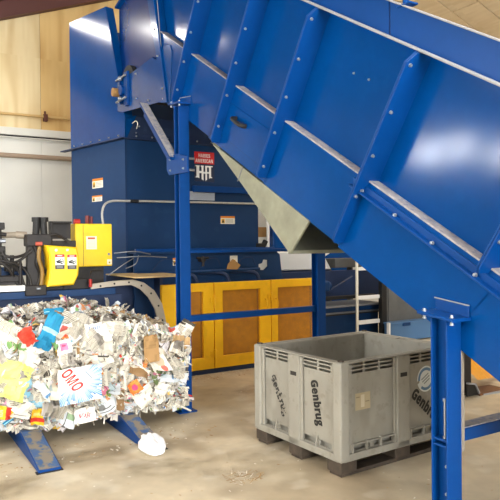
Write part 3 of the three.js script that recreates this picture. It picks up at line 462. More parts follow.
// ------------------------------------------------------------------ wire tier with its yellow boxes, left behind the bale
{
  const t = thing('wire_tier', 'black wire-tying unit with hoses and two yellow boxes behind the bale', 'machine', [1.6, 1.1, -6.5]);
  const b1 = part('control_box', box(1.87, 2.275, 1.32, 1.78, -6.75, -6.57, 0.012), M.yellow, t, 'square yellow box with white notice');
  part('box_seam', box(1.955, 1.959, 1.33, 1.77, -6.572, -6.568, 0), M.machine, b1);
  decal('notice', sheetTex, 0.115, 0.14, b1, [2.045, 1.575, -6.568], 'v'); decal('warning_mark', warnTall, 0.05, 0.055, b1, [2.24, 1.365, -6.568], 'v');
  at('keyhole', new THREE.CylinderGeometry(0.014, 0.014, 0.01, 12).rotateX(Math.PI / 2), M.steel, b1, [2.235, 1.45, -6.568]);
  part('lamp_red', [rod([2.03, 1.78, -6.66], [2.03, 1.87, -6.66], 0.024, 12), rod([2.075, 1.78, -6.66], [2.075, 1.86, -6.66], 0.015, 12)], std({ color: 0x6e1d1a, roughness: 0.5 }), b1);
  part('button_red', rod([1.87, 1.80, -6.6], [1.93, 1.80, -6.6], 0.03, 12), M.red, b1);
  // curved cover: front sheet bulging to the left bottom
  const prof = [[1.49, 1.555], [1.79, 1.53], [1.815, 1.4], [1.80, 1.25], [1.755, 1.155], [1.495, 1.145], [1.512, 1.22], [1.522, 1.32], [1.515, 1.45]];
  const b2 = part('guard_cover', plateUY(prof, -6.45, -6.22, [], 0.015), M.yellow, t, 'curved yellow cover with two hand warning labels');
  decal('warning_label', handTex, 0.09, 0.145, b2, [1.615, 1.39, -6.216], 'v'); decal('warning_label', handTex, 0.09, 0.145, b2, [1.735, 1.385, -6.216], 'v');
  for (const u of [1.58, 1.69]) at('screw_head', new THREE.CylinderGeometry(0.014, 0.014, 0.012, 10).rotateX(Math.PI / 2), M.zinc, b2, [u, 1.505, -6.216]);
  // black frame and twin cylinder
  part('block', [box(1.33, 1.57, 1.545, 1.665, -6.5, -6.34, 0.01), box(1.34, 1.44, 1.15, 1.56, -6.46, -6.38, 0.006), box(1.30, 1.50, 1.06, 1.16, -6.5, -6.28, 0.008), box(1.46, 1.52, 1.1, 1.55, -6.5, -6.42, 0.006)], M.machine, t);
  const tw = part('twin_cylinder', [rod([1.435, 1.66, -6.42], [1.445, 1.83, -6.42], 0.035, 14), rod([1.515, 1.66, -6.42], [1.505, 1.83, -6.42], 0.035, 14), rod([1.44, 1.79, -6.42], [1.44, 1.835, -6.42], 0.044, 14), rod([1.515, 1.79, -6.42], [1.515, 1.835, -6.42], 0.044, 14)], M.black, t);
  part('bracket', [box(1.6, 1.62, 1.55, 1.80, -6.6, -6.5), box(1.6, 1.82, 1.78, 1.8, -6.6, -6.5), box(1.65, 1.84, 1.62, 1.79, -6.7, -6.62), box(1.58, 1.86, 1.53, 1.60, -6.62, -6.5, 0.008)], M.machine, t);
  part('pipe', [rod([0.9, 1.65, -6.5], [1.28, 1.662, -6.5], 0.03, 14), rod([1.26, 1.662, -6.5], [1.36, 1.655, -6.5], 0.038, 14)], std({ color: 0xa39684, roughness: 0.5 }), t, 'beige pipe');
  part('side_column', [box(1.06, 1.14, 1.71, 1.78, -6.5, -6.4, 0.01), rod([1.1, 1.74, -6.42], [1.1, 1.5, -6.42], 0.012), box(1.0, 1.14, 1.42, 1.55, -6.5, -6.38, 0.01), box(0.6, 1.02, 1.36, 1.44, -6.5, -6.4, 0.008), rod([1.02, 1.68, -6.4], [1.15, 1.66, -6.4], 0.02), box(0.98, 1.1, 1.55, 1.72, -6.46, -6.42, 0.006)], M.machine, t);
  for (const p of [[[1.08, 1.47], [1.2, 1.44], [1.32, 1.47], [1.36, 1.52]], [[1.05, 1.42], [1.18, 1.39], [1.3, 1.33], [1.36, 1.22], [1.37, 1.12]], [[0.9, 1.38], [1.1, 1.38], [1.25, 1.4], [1.38, 1.5]], [[1.1, 1.5], [1.15, 1.4], [1.26, 1.3], [1.3, 1.18], [1.33, 1.1]], [[1.4, 1.55], [1.46, 1.4], [1.52, 1.28], [1.53, 1.14]], [[1.0, 1.45], [1.14, 1.35], [1.22, 1.22], [1.28, 1.1]], [[1.46, 1.52], [1.42, 1.38], [1.46, 1.26], [1.42, 1.12]], [[1.52, 1.64], [1.6, 1.66], [1.7, 1.62], [1.76, 1.58]]])
    part('hose', tube(p.map(([u, y], i) => [u, y, -6.36 + 0.02 * Math.sin(i * 2)]), 0.014, 24, 8), M.hose, t);
  part('copper_hose', tube([[1.45, 1.54, -6.34], [1.44, 1.42, -6.33], [1.47, 1.3, -6.33], [1.46, 1.15, -6.33]], 0.02, 20, 8), std({ color: 0x8a6a30, roughness: 0.5 }), t);
  part('red_cap', rod([1.41, 1.57, -6.32], [1.47, 1.57, -6.32], 0.02), std({ color: 0xc05a48, roughness: 0.5 }), t);
  part('white_bar', box(-0.2, 1.3, 1.11, 1.165, -6.34, -6.3), std({ color: 0xe9e9e8, roughness: 0.4 }), t, 'white painted bar');
  part('grey_rail', [box(-0.2, 1.28, 1.23, 1.25, -6.46, -6.38), box(-0.2, 1.3, 1.17, 1.2, -6.46, -6.38)], M.machine, t);
  part('deck', box(-0.2, 1.9, 1.1, 1.13, -6.7, -6.42), M.machine, t);
  part('blue_plate', box(-0.2, 1.4, 1.25, 1.34, -6.6, -6.56), M.navy, t);
  part('support', [box(1.86, 2.2, 1.13, 1.32, -6.74, -6.64), box(1.7, 1.95, 1.1, 1.2, -6.5, -6.4)], M.machine, t);
  const lv = part('lever', tube([[1.945, 1.16, -6.3], [1.95, 1.25, -6.31], [1.98, 1.28, -6.36], [2.1, 1.28, -6.4]], 0.007, 16, 6), M.hose, t); part('grip', rod([1.945, 1.12, -6.3], [1.945, 1.2, -6.3], 0.017), M.red, lv, 'red grip');
  part('manifold', [box(0.9, 1.26, 1.2, 1.26, -6.5, -6.36, 0.01), box(1.14, 1.3, 1.3, 1.38, -6.48, -6.4, 0.01), box(0.98, 1.1, 1.26, 1.36, -6.46, -6.38, 0.01), rod([1.2, 1.2, -6.4], [1.2, 1.46, -6.4], 0.02), rod([1.27, 1.1, -6.36], [1.27, 1.4, -6.36], 0.014)], M.machine, t);
  part('fitting', [rod([1.08, 1.6, -6.38], [1.14, 1.6, -6.38], 0.022), rod([1.12, 1.44, -6.36], [1.16, 1.44, -6.36], 0.02), rod([1.4, 1.13, -6.27], [1.44, 1.13, -6.27], 0.012)], M.zinc, t);
  for (const [a, b, c] of [[[2.27, 1.46], [2.5, 1.475], [2.7, 1.44]], [[2.2, 1.22], [2.35, 1.33], [2.5, 1.4]], [[2.3, 1.41], [2.6, 1.42], [2.9, 1.40]], [[2.4, 1.29], [2.5, 1.34], [2.56, 1.43]]]) part('tie_wire', tube([[a[0], a[1], -6.5], [b[0], b[1], -6.46], [c[0], c[1], -6.52]], 0.006, 16, 6), M.steel, t);
}

// ------------------------------------------------------------------ paper bale
const TILE = 8, atlas = canvasTex(2048, 2048, (x, W) => {
  const s = W / TILE; const R = (a, b) => rr(a, b);
  const news = (g, photo) => {
    x.fillStyle = `rgb(${g},${g - 6},${g - 22})`; x.fillRect(0, 0, s, s); const cols = 2 + Math.floor(R(0, 3)), cw = s / cols;
    x.fillStyle = '#4a443c'; x.fillRect(8, 8, s * R(0.4, 0.9), 20); if (rnd() < 0.5) x.fillRect(8, 30, s * R(0.3, 0.7), 12);
    for (let c = 0; c < cols; c++) for (let y = 52; y < s - 8; y += 7) { const v = 92 + R(0, 60) | 0; x.fillStyle = `rgb(${v + 14},${v + 6},${v - 6})`; x.fillRect(c * cw + 6, y, (cw - 12) * R(0.7, 1), 3.4); }
    if (photo) { const pw = cw * R(1, 1.8), ph = s * R(0.25, 0.45), px = R(0, s - pw), py = R(50, s - ph); const k = R(110, 165); x.fillStyle = `rgb(${k},${k - 6},${k - 14})`; x.fillRect(px, py, pw, ph); for (let i = 0; i < 10; i++) { const q = R(40, 200) | 0; x.fillStyle = `rgba(${q},${q * 0.95 | 0},${q * 0.85 | 0},0.7)`; x.fillRect(px + R(0, pw * 0.8), py + R(0, ph * 0.8), pw * R(0.08, 0.3), ph * R(0.08, 0.4)); } }
  };
  const ad = () => {
    const bg = [[228, 222, 212], [222, 210, 188], [226, 220, 222], [208, 214, 218]][Math.floor(R(0, 4))]; x.fillStyle = `rgb(${bg})`; x.fillRect(0, 0, s, s);
    const cs = ['#c23a2c', '#e0a92c', '#2d6aa8', '#5f8f3f', '#d76a8c', '#e07c34', '#6b4a35', '#39352f', '#b9a284', '#88a7b8'];
    for (let i = 0; i < 9; i++) { x.fillStyle = cs[Math.floor(R(0, cs.length))]; x.globalAlpha = R(0.5, 0.95); const a = R(0, s * 0.8), b = R(0, s * 0.8), w = s * R(0.08, 0.32), h = s * R(0.06, 0.26); if (rnd() < 0.4) { x.beginPath(); x.arc(a, b, w * 0.5, 0, 6.3); x.fill(); } else x.fillRect(a, b, w, h); }
    x.globalAlpha = 1; x.fillStyle = '#55504a'; for (let y = 12; y < s; y += 16) if (rnd() < 0.5) x.fillRect(R(0, s * 0.5), y, s * R(0.1, 0.4), 4);
  };
  const flat = (c, l) => { x.fillStyle = c; x.fillRect(0, 0, s, s); for (let i = 0; i < 14; i++) { x.fillStyle = `rgba(${l},0.12)`; x.fillRect(R(-40, s), R(-40, s), R(20, 160), R(6, 60)); } };
  for (let k = 0; k < TILE * TILE; k++) {
    x.save(); x.beginPath(); x.rect((k % TILE) * s, Math.floor(k / TILE) * s, s, s); x.clip(); x.translate((k % TILE) * s, Math.floor(k / TILE) * s);
    if (k < 24) news(R(204, 244) | 0, k % 3 !== 0); else if (k < 32) { flat('#efe9dc', '130,115,95'); x.fillStyle = '#8a8680'; for (let i = 0; i < 4; i++) x.fillRect(R(0, s * 0.5), R(0, s), s * R(0.1, 0.4), 5); }
    else if (k < 48) ad(); else if (k < 52) flat(['#b08a5a', '#a57d4c', '#c3a274', '#8e6e48'][k - 48], '60,40,20');
    else if (k === 52) { flat('#e3e889', '150,150,60'); } else if (k === 53) { flat('#d8432c', '90,10,0'); } else if (k === 54) { flat('#1d8ab4', '10,60,100'); x.fillStyle = '#9fd6e6'; x.fillRect(0, 100, s, 26); } else if (k === 55) { flat('#7fb4cc', '255,255,255'); }
    else if (k === 56) { flat('#f4f2ee', '150,150,150'); x.fillStyle = '#e88ab0'; x.fillRect(70, 60, 130, 130); x.fillStyle = '#b94a74'; x.fillRect(100, 90, 70, 30); }
    else if (k === 57) { flat('#f3f1ec', '150,150,150'); x.fillStyle = '#2f62a6'; x.font = 'italic bold 90px serif'; x.fillText('Unh', 40, 120); }
    else if (k === 58) { flat('#e9c32a', '200,60,20'); x.fillStyle = '#c4311f'; x.fillRect(0, 150, s, 60); x.fillStyle = '#f5e9b0'; x.font = 'bold 66px sans-serif'; x.fillText('KUN', 40, 120); }
    else if (k === 59) { flat('#6a7a4a', '20,30,10'); } else if (k === 60) { flat('#f1efe8', '160,160,160'); x.fillStyle = '#c02a48'; x.font = 'italic bold 96px serif'; x.fillText('Vig', 40, 160); }
    else if (k === 61) { flat('#e8a0c0', '255,255,255'); } else if (k === 62) { flat('#e2762c', '255,220,120'); x.fillStyle = '#cf3f6f'; x.beginPath(); x.arc(128, 128, 60, 0, 6.3); x.fill(); } else flat('#4a4640', '0,0,0');
    x.restore();
  }
});
const bagTex = canvasTex(512, 512, (x, w, h) => {               // washing powder bag: white with a blue burst and turned red letters
  x.fillStyle = '#f6f6f4'; x.fillRect(0, 0, w, h);
  for (let i = 0; i < 46; i++) { const a = -0.9 + i / 46 * 3.4, r = 210 + rr(40, 260); const g = x.createLinearGradient(230, 210, 230 + r * Math.cos(a), 210 + r * Math.sin(a)); g.addColorStop(0, 'rgba(246,246,244,0)'); g.addColorStop(0.45, 'rgba(150,200,230,0.55)'); g.addColorStop(1, 'rgba(40,110,180,0.95)'); x.fillStyle = g; x.beginPath(); x.moveTo(230, 210); x.lineTo(230 + r * Math.cos(a - 0.03), 210 + r * Math.sin(a - 0.03)); x.lineTo(230 + r * Math.cos(a + 0.03), 210 + r * Math.sin(a + 0.03)); x.fill(); }
  x.save(); x.translate(180, 190); x.rotate(1.05); x.fillStyle = '#d42a20'; x.font = 'bold 170px sans-serif'; x.textAlign = 'center'; x.textBaseline = 'middle'; x.scale(0.85, 1.15); x.fillText('OMO', -20, 0); x.restore();
  x.save(); x.translate(350, 120); x.rotate(1.0); x.fillStyle = '#7c8894'; x.fillRect(-70, -8, 160, 10); x.restore();
});
M.paper = std({ map: atlas, roughness: 0.75, side: THREE.DoubleSide });
M.bag = std({ map: bagTex, roughness: 0.35, side: THREE.DoubleSide });
function crumple(w, h, n, amp, tile, full = false, folds = 4, curl = 0) {
  const g = new THREE.PlaneGeometry(w, h, n, n), p = g.attributes.position, uv = g.attributes.uv;
  const F = []; for (let i = 0; i < folds; i++) { const a = rr(0, 6.283); F.push([Math.cos(a), Math.sin(a), rr(-0.35, 0.35) * Math.max(w, h), rr(-1, 1)]); }
  const ph = rr(0, 50), us = full ? 1 : Math.min(1, 0.35 + w * 1.6), vs = full ? 1 : Math.min(1, 0.35 + h * 1.6), ou = rr(0, 1 - us), ov = rr(0, 1 - vs), cx = rr(-1, 1) * curl, cy = rr(-1, 1) * curl;
  for (let i = 0; i < p.count; i++) {
    const x = p.getX(i), y = p.getY(i); let z = 0;
    for (const f of F) z += Math.abs(x * f[0] + y * f[1] - f[2]) * f[3] * 0.55;
    z += (vn(x * 22 + ph, y * 22 + ph, 64, 1) - 0.5) * amp * 1.4 + (vn(x * 9 + ph, y * 9, 64, 2) - 0.5) * amp * 1.6; z += (x * x * cx + y * y * cy) * 3;
    const j = amp * 0.5; const edge = Math.abs(x) > w * 0.49 || Math.abs(y) > h * 0.49 ? 1 : 0.4;
    p.setXYZ(i, x + (rnd() - 0.5) * j * edge, y + (rnd() - 0.5) * j * edge, z * Math.min(1, amp / 0.02));
    if (tile >= 0) { const tx = tile % TILE, ty = Math.floor(tile / TILE), e = 0.02; const a = e + (1 - 2 * e) * (ou + uv.getX(i) * us), b = e + (1 - 2 * e) * (ov + uv.getY(i) * vs); uv.setXY(i, (tx + a) / TILE, 1 - (ty + 1 - b) / TILE); }
  }
  let zm = 0; for (let i = 0; i < p.count; i++) zm += p.getZ(i) / p.count; for (let i = 0; i < p.count; i++) p.setZ(i, p.getZ(i) - zm);
  const q = g.toNonIndexed(); q.computeVertexNormals(); return q;
}
const pickTile = () => { const r = rnd(); return r < 0.52 ? Math.floor(rr(0, 24)) : r < 0.6 ? Math.floor(rr(24, 32)) : r < 0.92 ? Math.floor(rr(32, 48)) : r < 0.95 ? Math.floor(rr(48, 52)) : [55, 58, 61, 62, 59, 63, 53, 54][Math.floor(rr(0, 8))]; };
{
  const B = { u0: 0.25, u1: 2.36, y0: 0.14, y1: 0.95, v0: -6.22, v1: -5.0 };
  const t = thing('paper_bale', 'big pressed bale of newspapers and coloured waste paper resting on two blue ramps', 'bale', [1.3, 0.14, -5.6]);
  // surface point and frame: face f (front / top / end), parameters a, b in 0..1
  const bulge = (u, y) => 0.05 * Math.sin(u * 5.3 + y * 2) + 0.04 * Math.sin(y * 9 + u * 3) + 0.035 * Math.sin(u * 13 + 1);
  const topY = (u, v) => B.y1 + 0.03 * Math.sin(u * 4 + v * 6) - 0.16 * sm(B.v1 - 0.22, B.v1, v) ** 2 - 0.17 * sm(1.75, B.u1, u) + 0.01 * sm(B.v1, B.v0, v);
  const core = new RoundedBoxGeometry(B.u1 - B.u0 - 0.06, B.y1 - B.y0 - 0.08, B.v1 - B.v0 - 0.05, 4, 0.1); core.translate((B.u0 + B.u1) / 2 - 0.06, (B.y0 + B.y1) / 2 - 0.03, (B.v0 + B.v1) / 2 - 0.03);
  part('packed_core', core, std({ map: dataTex(256, (x, y) => { const m = fbm(x, y, 24, 1), n = fbm(x, y, 60, 3); return [150, 134, 110].map(c => c * (0.5 + 0.9 * m * n * 2)); }, true, 3), roughness: 0.9 }), t);
  const X = new THREE.Vector3(), Z = new THREE.Vector3(), Y = new THREE.Vector3(), MT = new THREE.Matrix4();
  const orient = (pos, nrm, roll) => { Z.copy(nrm).normalize(); X.set(0, 1, 0).cross(Z); if (X.lengthSq() < 0.01) X.set(1, 0, 0); X.normalize(); Y.copy(Z).cross(X); MT.makeBasis(X, Y, Z); MT.setPosition(pos); return MT.clone().multiply(new THREE.Matrix4().makeRotationZ(roll)); };
  const placed = (name, g, mat, m, label) => { const q = g.clone().applyMatrix4(m); return part(name, q, mat, t, label); };
  const V = (a, b, c) => new THREE.Vector3(a, b, c);
  const sample = () => {
    const r = rnd();
    if (r < 0.55) { const u = rr(B.u0, B.u1), y = rr(B.y0 + 0.01, B.y1 - 0.08 - 0.13 * sm(1.9, B.u1, u)); return { p: V(u, y, B.v1 + bulge(u, y) * 0.6 - 0.06 * sm(0.75, 0.95, y)), n: V(rr(-0.45, 0.45), rr(-0.3, 0.5) + 0.9 * sm(0.72, 0.95, y), 1), f: 0 }; }
    if (r < 0.86) { const u = rr(B.u0, B.u1), v = rr(B.v0, B.v1 - 0.05); return { p: V(u, topY(u, v), v), n: V(rr(-0.6, 0.6), 1, rr(-0.5, 0.6)), f: 1 }; }
    const v = rr(B.v0, B.v1), y = rr(B.y0, B.y1 - 0.24); return { p: V(B.u1 + 0.03 * Math.sin(y * 14 + v * 5), y, v), n: V(1, rr(-0.3, 0.5), rr(-0.5, 0.5)), f: 2 };
  };
  // stuff: small shreds filling everything
  const small = [];
  for (let i = 0; i < 5600; i++) {
    const s = sample(), top = s.f === 1, strip = rnd() < 0.45, w = top ? rr(0.03, 0.1) : strip ? rr(0.08, 0.2) : rr(0.04, 0.14), h = top ? rr(0.012, 0.045) : strip ? rr(0.012, 0.03) : rr(0.03, 0.09);
    const g = crumple(w, h, 2, 0.02, top ? (rnd() < 0.34 ? Math.floor(rr(32, 52)) : Math.floor(rr(0, 32))) : pickTile(), false, 2, 1);
    if (top) s.n.add(V(rr(-0.7, 0.7), 0, rr(-0.7, 0.7))); else if (strip) s.n.add(V(rr(-1, 1), rr(-0.6, 0.9), 0));
    small.push(g.applyMatrix4(orient(s.p.addScaledVector(s.n.clone().normalize(), rr(-0.02, strip && !top ? 0.06 : 0.03)), s.n, rr(0, 6.28))));
  }
  const st = part('paper_shreds', mergeGeometries(small), M.paper, t); st.userData.kind = 'stuff';
  // sheets one by one: front mostly, some on the end and on the top
  for (let i = 0; i < 280; i++) {
    const s = sample(); const top = s.f === 1; if (top && s.p.z < -5.5 && rnd() < 0.7) { s.f = 0; s.p.set(rr(0.6, B.u1), rr(B.y0 + 0.04, B.y1 - 0.1), 0); s.p.z = B.v1 + bulge(s.p.x, s.p.y) * 0.6; s.n.set(rr(-0.5, 0.5), rr(-0.3, 0.5), 1); }
    const big = s.f === 0 ? rr(0.11, 0.3) : rr(0.08, 0.18); const low = s.p.y < B.y0 + 0.1 ? 0.6 : 1;
    const g = crumple(big * low, big * low * rr(0.5, 0.95), 8, s.f === 1 ? 0.03 : 0.032, pickTile(), false, 5, 1.4);
    placed('paper_sheet', g, M.paper, orient(s.p.addScaledVector(s.n.clone().normalize(), rr(0.0, 0.04)), s.n, s.f === 0 ? rr(-0.6, 0.6) + (rnd() < 0.5 ? 1.57 : 0) : rr(0, 6.28)));
  }
  // the pieces that stand out
  const front = (u, y, d = 0.075) => V(u, y, B.v1 + bulge(u, y) * 0.6 + d);
  placed('powder_bag', crumple(0.33, 0.28, 10, 0.012, -1, true, 2), M.bag, orient(front(1.385, 0.47, 0.155), V(0.05, 0.1, 1), 0.05), 'white powder bag with blue burst and red letters');
  placed('yellow_sheet', crumple(0.27, 0.27, 8, 0.025, 52, true, 3), M.paper, orient(front(0.895, 0.55, 0.1), V(0.1, 0.15, 1), -0.45), 'pale yellow green sheet');
  placed('red_scrap', crumple(0.11, 0.13, 6, 0.03, 53, true, 3), M.paper, orient(front(1.02, 0.865, 0.1), V(0.1, 0.3, 1), 0.4), 'crumpled red scrap');
  placed('blue_scrap', crumple(0.12, 0.3, 8, 0.03, 54, true, 3, 1), M.paper, orient(front(1.19, 0.88, 0.09), V(-0.2, 0.45, 1), -0.45), 'bright blue glossy strip');
  placed('blue_scrap', crumple(0.16, 0.07, 6, 0.02, 54, true, 3, 1), M.paper, orient(V(1.31, 1.0, -5.25), V(0, 0.8, 1), -0.1), 'bright blue glossy strip');
  placed('pink_advert', crumple(0.12, 0.11, 6, 0.02, 56, true, 3), M.paper, orient(front(1.3, 0.755, 0.1), V(0, 0.2, 1), 0.1), 'white sheet with pink picture');
  placed('lettered_sheet', crumple(0.15, 0.11, 6, 0.02, 57, true, 2), M.paper, orient(front(1.55, 0.865, 0.07), V(0.1, 0.4, 1), 0.1), 'white sheet with blue lettering');
  placed('cardboard_scrap', crumple(0.14, 0.23, 6, 0.012, 48, true, 2), M.paper, orient(front(2.03, 0.67, 0.1), V(0.2, 0.15, 1), 0.05), 'piece of brown cardboard');
  placed('striped_wrapper', crumple(0.1, 0.12, 6, 0.02, 58, true, 3), M.paper, orient(front(1.09, 0.24, 0.1), V(0, 0, 1), -0.2), 'red and yellow wrapper');
  placed('striped_wrapper', crumple(0.09, 0.16, 6, 0.02, 58, true, 3), M.paper, orient(front(0.85, 0.3, 0.1), V(0, 0, 1), 1.4), 'red and yellow wrapper');
  placed('lettered_sheet', crumple(0.17, 0.12, 6, 0.02, 60, true, 3), M.paper, orient(front(1.45, 0.2, 0.07), V(0, -0.1, 1), 0.1), 'white sheet with red lettering');
  placed('orange_scrap', crumple(0.1, 0.1, 6, 0.02, 62, true, 3), M.paper, orient(front(1.88, 0.36, 0.1), V(0, 0.1, 1), 0.5), 'orange and pink scrap');
  placed('green_scrap', crumple(0.15, 0.14, 6, 0.02, 59, true, 3), M.paper, orient(front(2.13, 0.43, 0.06), V(0.3, 0, 1), 0.2), 'dull green scrap');
  for (const [u, y, w, h, r, k] of [[0.88, 0.77, 0.22, 0.16, 0.2, 24], [1.08, 0.78, 0.2, 0.11, 0.1, 25], [0.95, 0.36, 0.28, 0.12, -0.7, 26], [1.86, 0.62, 0.06, 0.36, -0.35, 27], [1.99, 0.6, 0.06, 0.3, 0.5, 28], [1.74, 0.6, 0.16, 0.32, -0.15, 3], [2.1, 0.55, 0.13, 0.13, 0.4, 29], [1.33, 0.66, 0.15, 0.13, 0, 7], [1.13, 0.52, 0.1, 0.34, -0.1, 10], [1.5, 0.74, 0.12, 0.1, 0.2, 30], [1.72, 0.86, 0.2, 0.12, -0.15, 12], [1.96, 0.28, 0.17, 0.15, 0.6, 31], [2.12, 0.3, 0.14, 0.12, -0.3, 24], [2.3, 0.75, 0.12, 0.3, -0.5, 5], [2.25, 0.55, 0.14, 0.14, 0.2, 14]])
    placed('paper_sheet', crumple(w, h, 8, 0.028, k, false, 3, 0.6), M.paper, orient(front(u, y, rr(0.05, 0.085)), V(rr(-0.2, 0.2), rr(-0.1, 0.3), 1), r));
}
// blue ramps under the bale
{
  const ramp = (u0, u1, label) => {
    const t = thing('bale_ramp', label, 'ramp', [(u0 + u1) / 2, 0, -4.9], 'ramps under the bale');
    part('rail', plateVY([[-6.2, 0], [-4.95, 0.0], [-4.34, 0.0], [-4.34, 0.02], [-4.92, 0.13], [-6.2, 0.13]], u0, u1, [], 0.004), M.blueRib, t);
    const w = dataTex(256, (x, y) => { const m = sm(0.4, 0.65, fbm(x, y, 6, 2)); return mixc([132, 122, 108], [60, 92, 140], m); }, true, 3);
    part('worn_top', plateVY([[-6.15, 0.13], [-4.92, 0.13], [-4.35, 0.022], [-4.35, 0.026], [-4.92, 0.135], [-6.15, 0.135]], u0 + 0.008, u1 - 0.008, [], 0.001), std({ map: w, roughness: 0.6 }), t, 'top face worn to grey');
    part('foot_plate', box(u0 - 0.015, u1 + 0.01, 0, 0.006, -4.38, -4.325, 0.002), M.machine, t);
  };
  ramp(0.965, 1.12, 'worn blue steel ramp under the left half of the bale'); ramp(1.755, 1.905, 'worn blue steel ramp under the right half of the bale, beside white paper');
  const p = thing('white_paper', 'crumpled bright white paper lying on the foot of the right ramp', 'paper', [1.83, 0, -4.38]);
  const g = new THREE.SphereGeometry(1, 28, 20), q = g.attributes.position;
  for (let i = 0; i < q.count; i++) { const x = q.getX(i), y = q.getY(i), z = q.getZ(i); const k = 0.82 + 0.5 * (Math.abs(vn(x * 2.2 + 7, z * 2.2 + y * 1.7 + 9, 64, 2) - 0.5) + Math.abs(vn(x * 4 + 3, z * 4 - y * 3 + 20, 64, 3) - 0.5) * 0.6); q.setXYZ(i, x * k * 0.1, Math.max(-0.3, y) * k * 0.075, z * k * 0.2); }
  const h = g.toNonIndexed(); h.computeVertexNormals(); h.rotateY(-0.25); h.translate(1.81, 0.03, -4.40); part('paper_sheet', h, std({ color: 0xfafafc, roughness: 0.6 }), p);
}

